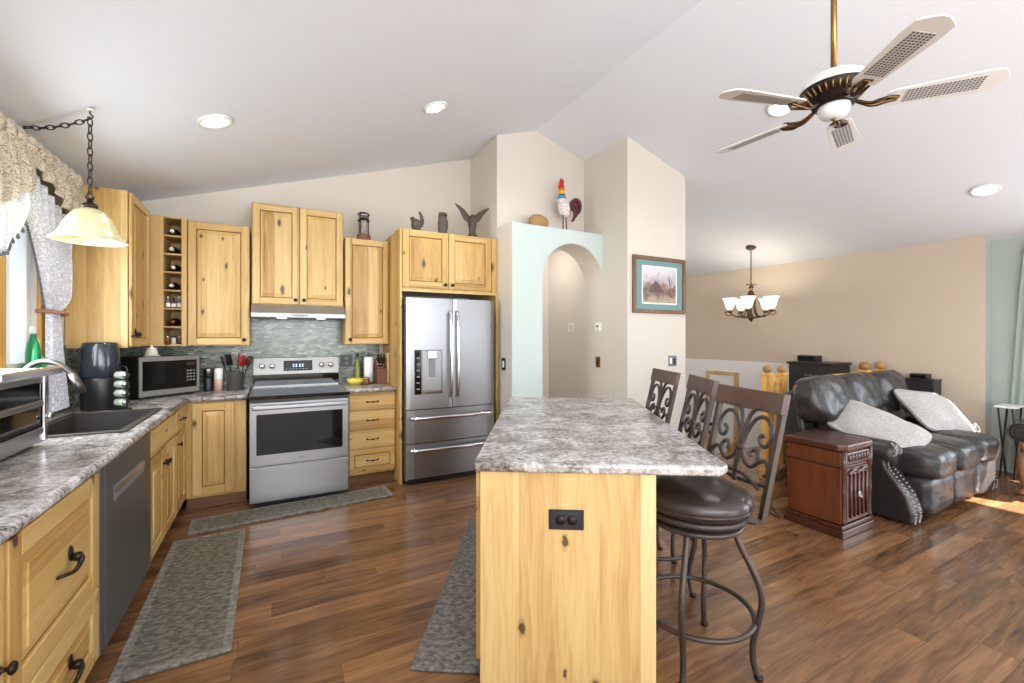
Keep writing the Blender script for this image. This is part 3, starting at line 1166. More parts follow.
plain_bottle = plain('dark_green_bottle', c(26, 30, 24), 0.12)
for k, s_ in ((6, 'topmost cubby'), (5, 'second cubby from the top'), (4, 'third cubby from the top'), (3, 'cubby just above the three small bottles'), (1, 'cubby just below the three small bottles')):
    wine_bottle(k, 'dark wine bottle lying in the %s of the rack' % s_)
z_ = UZ0 + pitch * 2 + 0.0142
for i, (h, cp, s_) in enumerate(((0.098, white_pl, 'left'), (0.088, black_pl, 'middle'), (0.102, white_pl, 'right'))):
    t = thing('small_bottle', '%s one of three small bottles standing in the wine rack' % s_, 'bottle', (-0.910 + 0.116 + 0.038 * i, UY + 0.06, z_), 0, 'small bottles in the rack')
    b = MB()
    b.lathe([(0.0, 0), (0.016, 0), (0.016, h * 0.55), (0.007, h * 0.72), (0.007, h * 0.86)], dark_ceramic if i == 1 else gray_pl, seg=14)
    b.lathe([(0.0165, h * 0.12), (0.0165, h * 0.45)], paper, seg=14, cap=False)
    b.build('bottle_body', t)
    b = MB()
    b.lathe([(0.008, h * 0.84), (0.008, h), (0, h)], cp, seg=12)
    b.build('cap', t)
for i, s_ in enumerate(('left', 'middle', 'right')):
    t = thing('small_jar', '%s one of three short jars in the lowest cubby' % s_, 'jar', (-0.910 + 0.115 + 0.040 * i, UY + 0.05, UZ0 + 0.0142), 0, 'short jars in the rack')
    b = MB()
    b.lathe([(0.0, 0), (0.0175, 0), (0.0175, 0.052), (0.015, 0.058)], (amber, ceramic, dark_ceramic)[i], seg=14)
    b.build('jar_body', t)
    b = MB()
    b.lathe([(0.0178, 0.056), (0.0178, 0.07), (0, 0.07)], (chrome, black_pl, chrome)[i], seg=14)
    b.build('lid', t)

# range hood
t = thing('range_hood', 'slim stainless range hood with two lit lamps over the range', 'range hood', (-0.185, 4.42, 0))
b = MB()
b.prism([(-0.0, 1.570), (-0.0, 1.610), (0.10, 1.686), (0.486, 1.686), (0.486, 1.570)], 0.0, 0.775, satin_silver, 'x', 0.003)
b.build('hood_shell', t)
b = MB()
b.box(0.32, 0.45, -0.0015, 0.0, 1.583, 1.597, gray_pl)
b.build('control_strip', t)
for xx in (0.24, 0.565):
    b = MB()
    b.lathe([(0.04, 1.566), (0.04, 1.571), (0, 1.571)], hood_lens, (xx, 0.08, 0), 20)
    o = b.build('lamp_lens', t)
    lamp('hood_lamp_light', (xx, 0.085, 1.555), (0, 0.1, -1), 2.5, 'SPOT', (1, 0.95, 0.86), 140, 0.03, t)


# ---------------------------------------------------------------- island
E_ = Vector((0.534, 0.845, 0)).normalized()      # along the island, away from the camera
IA = Vector((0.673, 1.569, 0))                   # near left corner of the top
IROT = math.atan2(-E_.x, E_.y)                   # local y runs along E_
# local frame: x to the right, y away
t = thing('kitchen_island', 'pale knotty alder island standing in the middle of the kitchen', 'kitchen island', IA, IROT)
b = MB()
b.box(0.026, 0.695, 0.043, 1.72, 0.10, 0.874, isl_v)
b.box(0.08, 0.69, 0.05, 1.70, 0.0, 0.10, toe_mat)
b.build('body', t)
b = MB()
b.box(0.0245, 0.700, 0.022, 0.042, 0.0, 0.874, isl_v, 0.002)
b.build('end_panel', t)
LM = Matrix.Translation((0.026, 1.70, 0)) @ Matrix.Rotation(R(-90), 4, 'Z')
for k in range(4):
    a0 = 0.006 + k * 0.413
    for nm, q0, q1, st in (('drawer', 0.715, 0.862, 'slab'), ('door', 0.12, 0.705, 'raised')):
        mb = door_mesh(a0, a0 + 0.407, q0, q1, st)
        mb.bm.transform(LM)
        o = mb.build(nm, t)
b = MB()
L_ = 1.845
b.prism([(0.0, 0.0), (0.93, 0.0), (0.975, 0.045), (0.975, L_), (0.0, L_)], 0.876, 0.915, stone, 'z', 0.012, seg=3)
o = tag(b.build('island_countertop', None, None, IA, IROT), 'long mottled granite look top lying on the island', 'countertop')
t = thing('wall_outlet', 'black double outlet on the end panel of the island', 'outlet', IA + Vector((0.845, -0.534, 0)).normalized() * 0.36 + E_ * 0.0215, IROT)
b = MB()
b.box(-0.067, 0.067, -0.006, 0.0, 0.656, 0.733, black_pl, 0.002)
b.box(-0.060, 0.060, -0.0075, -0.005, 0.663, 0.726, gloss_blk, 0.001)
b.build('cover_plate', t)
for sx in (-1, 1):
    b = MB()
    b.lathe([(0.019, 0), (0.019, 0.003), (0, 0.003)], bronze_dk, (0, 0, 0), 16, M=Matrix.Translation((sx * 0.022, -0.007, 0.694)) @ Matrix.Rotation(R(90), 4, 'X'))
    for dx in (-0.006, 0.006):
        b.box(sx * 0.022 + dx - 0.0012, sx * 0.022 + dx + 0.0012, -0.0108, -0.0098, 0.690, 0.700, black_pl)
    b.build('socket', t)

# ---------------------------------------------------------------- bar stools
STOOLS = 'bar stools along the island'


def make_stool():
    t = thing('bar_stool', '', 'bar stool', (0, 0, 0), 0, STOOLS)
    b = MB()
    prof = [(0.0, 0.660), (0.195, 0.660), (0.214, 0.668), (0.226, 0.688), (0.229, 0.708), (0.222, 0.730), (0.195, 0.748), (0.12, 0.760), (0.05, 0.763), (0, 0.763)]
    b.lathe(prof, seat_leather, seg=40)
    seat = b.build('seat', t)
    b = MB()
    b.tube([(0.2275 * math.cos(a), 0.2275 * math.sin(a), 0.692) for a in [2 * PI * i / 48 for i in range(48)]], 0.005, seat_leather, 8, closed=True)
    b.build('piping', seat)
    b = MB()
    b.lathe([(0.0, 0.635), (0.208, 0.635), (0.214, 0.64), (0.214, 0.654), (0.208, 0.659), (0, 0.659)], iron, seg=40)
    b.lathe([(0.05, 0.615), (0.05, 0.635)], iron, seg=20)
    b.build('seat_ring', t)
    b = MB()
    b.lathe([(0.0, 0.595), (0.190, 0.595), (0.195, 0.599), (0.195, 0.611), (0.190, 0.615), (0, 0.615)], iron, seg=40)
    b.build('swivel_plate', t)
    for k in range(4):
        a = R(45 + 90 * k)
        b = MB()
        prof = [(0.150, 0.615), (0.172, 0.545), (0.212, 0.465), (0.246, 0.39), (0.258, 0.32), (0.246, 0.24), (0.227, 0.15), (0.227, 0.07), (0.248, 0.0)]
        b.tube(spline([(r * math.cos(a), r * math.sin(a), z) for r, z in prof], 5), 0.0125, iron, 10)
        o = b.build('leg', t)
        b = MB()
        b.lathe([(0.016, 0.0), (0.018, 0.004), (0.018, 0.014), (0.014, 0.018)], bronze_dk, (0.247 * math.cos(a), 0.247 * math.sin(a), 0), 12)
        b.build('foot_cap', o)
    b = MB()
    b.tube([(0.232 * math.cos(a), 0.232 * math.sin(a), 0.222) for a in [2 * PI * i / 56 for i in range(56)]], 0.0105, iron, 10, closed=True)
    b.build('footrest_ring', t)
    # back
    b = MB()
    for s_ in (-1, 1):
        p = [(0.10, s_ * 0.14, 0.648), (0.155, s_ * 0.180, 0.648), (0.175, s_ * 0.188, 0.652), (0.182, s_ * 0.190, 0.68), (0.276, s_ * 0.192, 1.09)]
        b.tube(p, 0.0155, iron, 4, flat=(0.7, 0.7 * s_, 0), smooth=False)
    lo = [(0.210, y, 0.79 - 0.02 * (1 - (y / 0.2) ** 2)) for y in [-0.188 + 0.0376 * i for i in range(11)]]
    b.tube(lo, 0.009, iron, 6)
    fr = b.build('back_frame', t)

    def BP(v, z):
        return (0.182 + (z - 0.68) * 0.229 - 0.002, v, z)
    b = MB()
    curves = [
        [(0.006, 0.76), (0.008, 0.86), (0.012, 0.915), (0.030, 0.985), (0.068, 1.040), (0.118, 1.052), (0.158, 1.022), (0.170, 0.975), (0.150, 0.938), (0.120, 0.940), (0.110, 0.968), (0.130, 0.982)],
        [(0.010, 0.915), (0.010, 0.985), (0.026, 1.050), (0.055, 1.082), (0.088, 1.085)],
        [(0.012, 0.925), (0.030, 0.870), (0.075, 0.838), (0.115, 0.858), (0.122, 0.895), (0.098, 0.915), (0.074, 0.900), (0.080, 0.880)],
        [(0.120, 0.862), (0.150, 0.880), (0.178, 0.866), (0.186, 0.835), (0.168, 0.82)],
        [(0.010, 0.80), (0.050, 0.800), (0.110, 0.782), (0.150, 0.765)],
    ]
    for cv in curves:
        for s_ in (-1, 1):
            b.tube(spline([BP(s_ * v * 0.94, z) for v, z in cv], 5), 0.009, iron, 7)
    b.puff(BP(0, 0.905), (0.03, 0.055, 0.03), iron, 3, 4)
    b.build('scrollwork', fr)
    b = MB()
    n_ = 10
    pr = []
    for side in (0, 1):
        rng = range(n_ + 1) if side == 0 else range(n_, -1, -1)
        for i in rng:
            y = -0.204 + 0.408 * i / n_
            bow = 0.018 * (1 - (y / 0.204) ** 2)
            pr.append((bow + (-0.016 if side == 0 else 0.016), y))
    b.prism(pr, 0.0, 0.090, rail_w, 'z', 0.004, M=Matrix.Translation((0.268, 0, 1.076)) @ Matrix.Rotation(R(13), 4, 'Y'))
    b.build('top_rail', t)
    return t


stool = make_stool()
CO, SI = math.cos(R(28.3)), math.sin(R(28.3))
for k, (L, D, phi, lab) in enumerate(((0.80, 1.93, 12, 'nearest bar stool with leather seat at the near end of the island'),
                                      (0.816, 2.56, -4.5, 'middle bar stool, its back rising between the other two at the island'),
                                      (0.79, 3.06, 3.5, 'farthest bar stool, at the far end of the island nearest the painting'))):
    o = stool if k == 0 else copy_tree(stool)
    o.location = (L * CO + D * SI, -L * SI + D * CO, 0)
    o.rotation_euler = (0, 0, R(-28.3 + phi))
    o['label'] = lab

# ---------------------------------------------------------------- floor mats


def rug(label, cx, cy, w_, l_, rot, m, edge):
    t = thing('floor_mat', label, 'mat', (cx, cy, 0.0), rot, 'mottled kitchen floor mats')
    b = MB()
    b.box(-w_ / 2, w_ / 2, -l_ / 2, l_ / 2, 0.0, 0.013, m, 0.006, seg=2)
    b.build('mat_top', t)
    if edge:
        b = MB()
        e_ = 0.035
        for p0, p1, q0, q1 in ((-w_ / 2, w_ / 2, -l_ / 2, -l_ / 2 + e_), (-w_ / 2, w_ / 2, l_ / 2 - e_, l_ / 2), (-w_ / 2, -w_ / 2 + e_, -l_ / 2 + e_, l_ / 2 - e_), (w_ / 2 - e_, w_ / 2, -l_ / 2 + e_, l_ / 2 - e_)):
            b.box(p0, p1, q0, q1, 0.0131, 0.0142, edge)
        b.build('border', t, 'paler woven border')
    return t


rug('mottled green-grey mat on the floor in front of the dishwasher and sink', -0.388, 3.01, 0.42, 1.40, R(0.6), rug_mat, rug_edge)
rug('mottled mat on the floor in front of the stainless range', 0.18, 3.98, 1.46, 0.29, R(3.5), rug_mat, rug_edge)
ctr = IA + E_ * 0.90 + Vector((-0.845, 0.534, 0)) * 0.13
rug('dark grey speckled mat on the floor along the left side of the island', ctr.x, ctr.y, 0.31, 1.56, IROT, rug_gray, None)

# ---------------------------------------------------------------- things on the sink counter
CZ = 0.9145
t = thing('toaster_oven', 'stainless toaster oven on the counter at the left edge', 'toaster oven', (-0.92, 2.25, CZ), R(90))
# local: x along the front (world y), -y towards the room
b = MB()
b.box(0.0, 0.485, 0.0, 0.29, 0.02, 0.345, steel_dk, 0.012, seg=2)
b.box(0.0, 0.485, -0.012, 0.0, 0.02, 0.06, steel_h, 0.003)
for x in (0.03, 0.43):
    b.box(x, x + 0.03, 0.02, 0.26, 0.0, 0.02, black_pl)
b.build('body', t)
b = MB()
b.box(0.02, 0.435, -0.014, 0.0, 0.205, 0.285, oven_glass, 0.002)
b.box(0.0, 0.445, -0.018, 0.0, 0.285, 0.338, steel_h, 0.003)
b.box(0.0, 0.445, -0.020, 0.0, 0.180, 0.205, steel_h, 0.003)
o = b.build('upper_door', t)
b = MB()
b.box(0.0, 0.52, -0.060, -0.036, 0.315, 0.352, chrome, 0.008, seg=2)
for x in (0.03, 0.42):
    b.box(x, x + 0.02, -0.038, -0.014, 0.320, 0.340, chrome)
b.build('handle', o)
b = MB()
b.box(0.02, 0.435, -0.014, 0.0, 0.085, 0.180, oven_glass, 0.002)
b.box(0.0, 0.445, -0.020, 0.0, 0.06, 0.085, steel_h, 0.003)
o = b.build('lower_door', t)
b = MB()
b.box(0.445, 0.485, -0.024, 0.0, 0.02, 0.34, chrome, 0.008, seg=2)
o = b.build('control_post', t)
b = MB()
b.lathe([(0.016, 0), (0.016, 0.014), (0, 0.016)], chrome, seg=16, M=Matrix.Translation((0.465, -0.024, 0.13)) @ Matrix.Rotation(R(90), 4, 'X'))
b.build('knob', o)

t = thing('air_fryer', 'tall charcoal air fryer on the counter beside the microwave', 'air fryer', (-1.03, 3.90, CZ))
b = MB()
b.lathe([(0.0, 0), (0.094, 0), (0.099, 0.01), (0.101, 0.20), (0.098, 0.215)], black_pl, seg=36)
b.build('basket_drawer', t)
b = MB()
b.lathe([(0.098, 0.217), (0.103, 0.225), (0.102, 0.30), (0.096, 0.41), (0.090, 0.440), (0.08, 0.447), (0, 0.449)], gloss_blk, seg=36)
b.build('upper_housing', t, 'glossy blue-black upper shell')
b = MB()
b.box(0.09, 0.150, -0.02, 0.02, 0.12, 0.155, black_pl, 0.008, seg=2)
b.build('handle', t)

silver_jar = plain('pale_jar_glass', c(176, 184, 172), 0.12, 0.2)
t = thing('spice_stand', 'small dark stand holding four stacked jars beside the air fryer', 'stand', (-0.895, 3.79, CZ), R(-35))
b = MB()
b.box(-0.05, 0.05, -0.03, 0.03, 0.0, 0.01, black_pl, 0.003)
b.box(-0.046, -0.040, -0.004, 0.004, 0.01, 0.26, black_pl)
b.box(0.040, 0.046, -0.004, 0.004, 0.01, 0.26, black_pl)
for k in range(4):
    b.box(-0.046, 0.046, -0.006, 0.006, 0.018 + 0.06 * k, 0.023 + 0.06 * k, black_pl)
b.tube(spline([(-0.043, 0, 0.258), (-0.03, 0, 0.285), (0.03, 0, 0.285), (0.043, 0, 0.258)], 4), 0.004, black_pl, 6)
b.build('rack', t)
for k, s_ in enumerate(('lowest', 'second lowest', 'second highest', 'highest')):
    tt = thing('spice_jar', '%s of the four shiny jars in the stand by the air fryer' % s_, 'jar', (-0.895, 3.79, CZ + 0.0235 + 0.0262 + 0.06 * k), R(-35), 'jars in the counter stand')
    M = Matrix.Rotation(R(90), 4, 'Y')
    b = MB()
    b.lathe([(0, -0.036), (0.021, -0.036), (0.0255, -0.030), (0.0255, 0.02), (0.02, 0.026)], silver_jar, seg=16, M=M)
    b.build('jar_body', tt)
    b = MB()
    b.lathe([(0.0215, 0.022), (0.0215, 0.038), (0, 0.039)], chrome, seg=16, M=M)
    b.build('lid', tt)

t = thing('microwave_oven', 'black and stainless microwave set diagonally in the counter corner', 'microwave', (-0.911, 4.294, CZ), R(44.2))
b = MB()
b.box(0.0, 0.468, 0.012, 0.36, 0.018, 0.325, black_pl, 0.005)
for x in (0.03, 0.41):
    b.box(x, x + 0.03, 0.04, 0.32, 0.0, 0.018, black_pl)
b.build('body', t)
b = MB()
b.box(0.0, 0.468, 0.0, 0.012, 0.018, 0.062, satin_silver, 0.002)
b.box(0.0, 0.468, 0.0, 0.012, 0.290, 0.325, satin_silver, 0.002)
b.box(0.0, 0.022, 0.0, 0.012, 0.062, 0.290, satin_silver)
b.box(0.446, 0.468, 0.0, 0.012, 0.062, 0.290, satin_silver)
b.build('front_frame', t)
b = MB()
b.box(0.0225, 0.345, 0.003, 0.012, 0.0625, 0.2895, oven_glass)
b.build('door', t)
b = MB()
b.box(0.346, 0.4455, 0.003, 0.012, 0.0625, 0.2895, black_glass)
for r in range(4):
    for q in range(3):
        b.box(0.362 + 0.026 * q, 0.378 + 0.026 * q, 0.0015, 0.0035, 0.115 + 0.026 * r, 0.128 + 0.026 * r, gray_pl)
b.box(0.36, 0.432, 0.0015, 0.0035, 0.245, 0.272, gloss_blk)
b.build('control_panel', t)

t = thing('butter_dish', 'small cream ceramic dome on top of the microwave', 'dish', (-0.875, 4.49, CZ + 0.326))
b = MB()
b.lathe([(0, 0), (0.052, 0), (0.057, 0.006), (0.05, 0.010), (0, 0.010)], ceramic, seg=24)
b.build('plate', t)
b = MB()
b.lathe([(0.043, 0.0105), (0.040, 0.03), (0.032, 0.06), (0.026, 0.068), (0.009, 0.072), (0.009, 0.080), (0.012, 0.088), (0, 0.092)], ceramic, seg=24)
b.build('dome', t)

t = thing('pepper_grinder', 'dark steel grinder left of the white topped salt grinder', 'grinder', (-0.527, 4.75, CZ))
b = MB()
b.lathe([(0, 0), (0.033, 0), (0.034, 0.005), (0.034, 0.115), (0.032, 0.118)], black_pl, seg=24)
b.build('grinder_body', t)
b = MB()
b.lathe([(0.034, 0.119), (0.034, 0.195), (0.03, 0.205), (0, 0.207)], steel_dk, seg=24)
b.build('grinder_top', t)
t = thing('salt_grinder', 'clear salt grinder with white top beside the utensil crock', 'grinder', (-0.447, 4.74, CZ))
b = MB()
b.lathe([(0, 0), (0.034, 0), (0.034, 0.09), (0.030, 0.098)], plain('pink_salt', c(206, 170, 150), 0.3), seg=24)
b.build('grinder_body', t)
b = MB()
b.lathe([(0.031, 0.099), (0.034, 0.105), (0.034, 0.185), (0.028, 0.2), (0, 0.202)], white_pl, seg=24)
b.build('grinder_top', t)
cx, cy = -0.318, 4.72
b = MB()
b.lathe([(0, 0), (0.062, 0), (0.066, 0.006), (0.066, 0.165), (0.068, 0.17), (0.060, 0.17), (0.059, 0.012), (0, 0.012)], dark_ceramic, seg=32)
tag(b.build('utensil_crock', None, None, (cx, cy, CZ)), 'dark grey crock full of red and black utensils by the range', 'crock')


def utensil(name, label, dx, dy, lean, az, kind, hm, m):
    t = thing(name, label, 'utensil', (cx + dx, cy + dy, CZ + 0.0135), 0, 'utensils in the crock')
    d = Vector((math.sin(R(lean)) * math.cos(R(az)), math.sin(R(lean)) * math.sin(R(az)), math.cos(R(lean))))
    M = d.to_track_quat('Z', 'Y').to_matrix().to_4x4()
    b = MB()
    b.cyl((0, 0, 0.004), d * 0.215, 0.0055, hm, 8)
    b.build('handle', t)
    b = MB()
    if kind == 'spoon':
        b.puff((0, 0, 0.255), (0.072, 0.022, 0.105), m, 2.2, 5, M=M)
    elif kind == 'spatula':
        b.box(-0.044, 0.044, -0.005, 0.005, 0.212, 0.315, m, 0.003, M=M)
    elif kind == 'ladle':
        b.lathe([(0, 0.21), (0.036, 0.215), (0.050, 0.235), (0.054, 0.27), (0.049, 0.27), (0.040, 0.235), (0, 0.22)], m, seg=16, M=M)
    else:
        for k in range(5):
            a = 2 * PI * k / 5
            b.tube(spline([(0.004 * math.cos(a), 0.004 * math.sin(a), 0.205), (0.03 * math.cos(a), 0.03 * math.sin(a), 0.255), (0.018 * math.cos(a), 0.018 * math.sin(a), 0.295), (0, 0, 0.305)], 4), 0.003, m, 6, M=M)
    b.build('head', t)


utensil('serving_spoon', 'black spoon at the left of the utensil crock', -0.03, 0.0, 15, 180, 'spoon', black_pl, black_pl)
utensil('spatula', 'black spatula standing at the back of the crock', -0.01, 0.03, 12, 150, 'spatula', black_pl, black_pl)
utensil('spatula', 'red spatula standing in the middle of the utensil crock', 0.0, -0.02, 6, 10, 'spatula', chrome, red_pl)
utensil('serving_spoon', 'red spoon leaning right in the utensil crock', 0.02, -0.02, 10, -30, 'spoon', chrome, red_pl)
utensil('ladle', 'red ladle at the right side of the utensil crock', 0.020, 0.025, 13, 40, 'ladle', chrome, red_pl)
utensil('whisk', 'dark whisk leaning far right in the utensil crock', 0.035, -0.005, 17, -5, 'whisk', black_pl, black_pl)

# on the sill and behind the tap
SZ = 1.2005
t = thing('dish_soap_bottle', 'green bottle with white cap standing on the sill over the sink', 'bottle', (-1.205, 3.475, SZ))
b = MB()
b.lathe([(0, 0), (0.028, 0), (0.032, 0.01), (0.032, 0.11), (0.026, 0.16), (0.014, 0.20), (0.013, 0.215)], green_soap, seg=20)
b.build('bottle_body', t)
b = MB()
b.lathe([(0.0155, 0.216), (0.0155, 0.25), (0.011, 0.258), (0, 0.258)], white_pl, seg=16)
b.build('cap', t)
b = MB()
b.puff((0, 0, 0.0425), (0.055, 0.088, 0.085), green_spg, 5, 6, wr=0.006)
tag(b.build('dish_sponge', None, None, (-1.215, 3.556, SZ - 0.001)), 'bright green sponge on the sill right of the green bottle', 'sponge')
t = thing('amber_soap_jar', 'yellow-brown jar on the counter behind the tap', 'jar', (-1.175, 3.33, CZ))
b = MB()
b.lathe([(0, 0), (0.03, 0), (0.032, 0.01), (0.032, 0.10), (0.025, 0.115)], plain('honey_glass', c(196, 160, 84), 0.2), seg=18)
b.build('jar_body', t)
b = MB()
b.lathe([(0.027, 0.116), (0.027, 0.14), (0, 0.141)], amber, seg=18)
b.build('lid', t)
b = MB()
b.box(XL + 0.0125, XL + 0.018, 3.735, 3.815, 1.12, 1.24, white_pl, 0.002)
for zz in (1.155, 1.205):
    b.box(XL + 0.018, XL + 0.0195, 3.762, 3.788, zz - 0.014, zz + 0.014, gray_pl)
tag(b.build('wall_outlet'), 'white outlet on the tiles beside the air fryer', 'outlet')

# ---------------------------------------------------------------- things right of the range
t = thing('wall_outlet', 'dark outlet plate on the tiles right of the range backguard', 'outlet', (0.66, YB - 0.0125, 1.145))
b = MB()
b.box(-0.06, 0.06, -0.007, 0.0, -0.062, 0.062, black_pl, 0.002)
b.build('cover_plate', t)
for zz in (-0.024, 0.024):
    b = MB()
    b.box(-0.018, 0.018, -0.010, -0.006, zz - 0.015, zz + 0.015, gray_pl, 0.002)
    b.build('socket', t)
b = MB()
b.lathe([(0, 0.0), (0.045, 0.0), (0.075, 0.025), (0.088, 0.058), (0.084, 0.058), (0.07, 0.028), (0.04, 0.008), (0, 0.006)], yellow_f, seg=28)
tag(b.build('yellow_bowl', None, None, (0.715, 4.66, CZ)), 'small yellow bowl on the counter right of the range', 'bowl')
for i, (dx, dy, dz) in enumerate(((-0.028, 0.0, 0.046), (0.03, 0.015, 0.047), (0.0, -0.035, 0.049))):
    b = MB()
    b.puff((0, 0, 0), (0.062, 0.05, 0.048), yellow_f, 2.0, 5)
    tag(b.build('lemon', None, None, (0.715 + dx, 4.66 + dy, CZ + dz), R(40 * i)), 'lemon heaped in the small yellow bowl', 'lemon', 'lemons in the yellow bowl')
t = thing('spice_grinder', 'small brown jar in front of the paper towel roll', 'jar', (0.812, 4.60, CZ))
b = MB()
b.lathe([(0, 0), (0.024, 0), (0.032, 0.015), (0.034, 0.04), (0.026, 0.062)], plain('brown_stoneware', c(112, 70, 52), 0.35), seg=20)
b.build('jar_body', t)
b = MB()
b.lathe([(0.027, 0.0625), (0.02, 0.075), (0.006, 0.082), (0, 0.082)], chrome, seg=18)
b.build('lid', t)
t = thing('paper_towel_holder', 'upright paper towel holder beside the knife block', 'paper towel holder', (0.852, 4.72, CZ))
b = MB()
b.lathe([(0, 0), (0.054, 0), (0.054, 0.01), (0.008, 0.012), (0.007, 0.30), (0.014, 0.305), (0.014, 0.32), (0, 0.325)], steel_dk, seg=28)
b.build('stand', t)
b = MB()
b.lathe([(0.02, 0.014), (0.046, 0.014), (0.046, 0.275), (0.02, 0.275)], paper, (0, 0, 0), 28)
b.build('paper_roll', t)
t = thing('oil_bottle', 'tall green oil bottle behind the paper towel roll', 'bottle', (0.765, 4.83, CZ))
b = MB()
b.lathe([(0, 0), (0.03, 0), (0.031, 0.01), (0.031, 0.19), (0.012, 0.24), (0.011, 0.275)], plain('olive_glass', c(120, 130, 50), 0.15), seg=18)
b.build('bottle_body', t)
b = MB()
b.lathe([(0.013, 0.276), (0.013, 0.305), (0, 0.306)], black_pl, seg=14)
b.build('cap', t)

t = thing('knife_block', 'dark brown wooden knife block against the cutting board', 'knife block', (0.965, 4.64, CZ))
b = MB()
b.prism([(-0.07, 0.0), (0.085, 0.0), (0.085, 0.225), (0.045, 0.245), (-0.07, 0.155)], -0.055, 0.045, block_w, 'x', 0.004)
b.build('block', t)
KN = []
for r in range(3):
    for q in range(3 if r else 2):
        KN.append((-0.035 + 0.03 * q, -0.045 + 0.038 * r))
for i, (kx, ky) in enumerate(KN):
    kt = thing('kitchen_knife', 'black handled knife slotted in the brown knife block', 'knife', (0.965, 4.64, CZ), 0, 'knives in the knife block')
    z_ = 0.155 + (ky + 0.07) * 0.09 / 0.115
    nrm = Vector((0, -0.62, 0.785))
    p0 = Vector((kx, ky, z_))
    b = MB()
    b.tube([p0 + nrm * 0.003, p0 + nrm * 0.03, p0 + nrm * 0.065, p0 + nrm * 0.085], [0.008, 0.0075, 0.009, 0.008], black_pl, 8)
    b.build('handle', kt)
    b = MB()
    b.tube([p0 - nrm * 0.02, p0 + nrm * 0.006], 0.0085, chrome, 8)
    b.build('bolster', kt)
b = MB()
b.box(-0.022, 0.0, -0.30, 0.0, 0.0, 0.315, board_w, 0.006, seg=2)
tag(b.build('cutting_board', None, None, (1.034, 4.885, CZ)), 'pale maple cutting board standing against the refrigerator surround', 'cutting board')

# ---------------------------------------------------------------- ornaments on top of the cabinets
t = thing('candle_lantern', 'dark metal lantern with glass and brown base on the wall cabinet', 'lantern', (0.797, 4.67, 2.3785))
b = MB()
b.lathe([(0, 0), (0.062, 0), (0.066, 0.01), (0.066, 0.05), (0.055, 0.062), (0, 0.062)], plain('terracotta_base', c(122, 80, 60), 0.6), seg=24)
b.build('base', t, 'brown wooden base')
b = MB()
b.lathe([(0.040, 0.062), (0.042, 0.08), (0.042, 0.18), (0.038, 0.2), (0.036, 0.2), (0.040, 0.18), (0.040, 0.08)], glass, seg=20, cap=False)
b.build('glass_chimney', t)
b = MB()
for k in range(4):
    a = R(45 + 90 * k)
    b.cyl((0.055 * math.cos(a), 0.055 * math.sin(a), 0.055), (0.055 * math.cos(a), 0.055 * math.sin(a), 0.27), 0.005, bronze_dk, 8)
for zz in (0.20, 0.265):
    b.tube([(0.055 * math.cos(a), 0.055 * math.sin(a), zz) for a in [2 * PI * i / 24 for i in range(24)]], 0.006, bronze_dk, 6, closed=True)
b.tube(spline([(-0.055, 0, 0.265), (-0.03, 0, 0.285), (0.03, 0, 0.285), (0.055, 0, 0.265)], 4), 0.005, bronze_dk, 6)
b.lathe([(0.05, 0.20), (0.045, 0.225), (0.02, 0.235), (0, 0.236)], bronze_dk, seg=20)
b.build('cage', t)

stone_dk = plain('carved_dark_stone', c(82, 74, 66), 0.6, 0, None, (60.0, 0.5))
wood_dk = plain('carved_dark_wood', c(74, 60, 50), 0.55, 0, None, (50.0, 0.4))
OZ = 2.4305
t = thing('bird_figurine', 'small dark carved bird with upturned tail on the refrigerator surround', 'figurine', (1.225, 4.27, OZ))
b = MB()
p = spline([(0.055, 0, 0.03), (0.03, 0, 0.03), (-0.01, 0, 0.045), (-0.03, 0, 0.09), (-0.005, 0, 0.135), (0.03, 0, 0.125), (0.045, 0, 0.09)], 5)
b.puff((0.0, 0, 0.07), (0.10, 0.07, 0.12), wood_dk, 2.2, 6)
b.tube(spline([(0.0, 0, 0.06), (0.045, 0, 0.075), (0.06, 0, 0.12), (0.05, 0, 0.17), (0.03, 0, 0.205)], 5), [0.03 - 0.001 * i for i in range(21)], wood_dk, 10)
b.puff((-0.035, 0, 0.125), (0.05, 0.045, 0.045), wood_dk, 2, 5)
b.build('bird_body', t)
b = MB()
b.puff((0.0, 0, 0.012), (0.11, 0.08, 0.024), wood_dk, 4, 4)
b.build('base', t)
t = thing('owl_figurine', 'dark carved upright owl between the bird and the eagle figures', 'figurine', (1.50, 4.27, OZ))
b = MB()
b.lathe([(0, 0), (0.046, 0), (0.046, 0.02), (0.047, 0.10), (0.043, 0.15), (0.045, 0.19), (0.042, 0.22), (0.02, 0.228), (0, 0.226)], stone_dk, seg=20)
for s_ in (-1, 1):
    b.cyl((s_ * 0.03, 0, 0.212), (s_ * 0.034, 0, 0.236), 0.012, stone_dk, 8, 0.002)
    b.puff((s_ * 0.038, -0.005, 0.10), (0.026, 0.06, 0.14), stone_dk, 2.2, 5)
b.build('owl_body', t)
b = MB()
for s_ in (-1, 1):
    b.puff((s_ * 0.02, -0.045, 0.195), (0.024, 0.014, 0.024), bronze_dk, 2, 4)
b.cyl((0, -0.044, 0.182), (0, -0.060, 0.172), 0.007, bronze_dk, 8, 0.001)
b.build('face', t)
t = thing('eagle_figurine', 'dark carved eagle with raised spread wings near the alcove wall', 'figurine', (1.83, 4.28, OZ))
b = MB()
b.lathe([(0, 0), (0.048, 0), (0.05, 0.03), (0.034, 0.06), (0.036, 0.10), (0.046, 0.15), (0.044, 0.19), (0.03, 0.215), (0.026, 0.235), (0.018, 0.25), (0, 0.253)], wood_dk, seg=18)
b.cyl((-0.015, -0.015, 0.236), (-0.04, -0.04, 0.226), 0.010, wood_dk, 8, 0.002)
b.build('eagle_body', t)
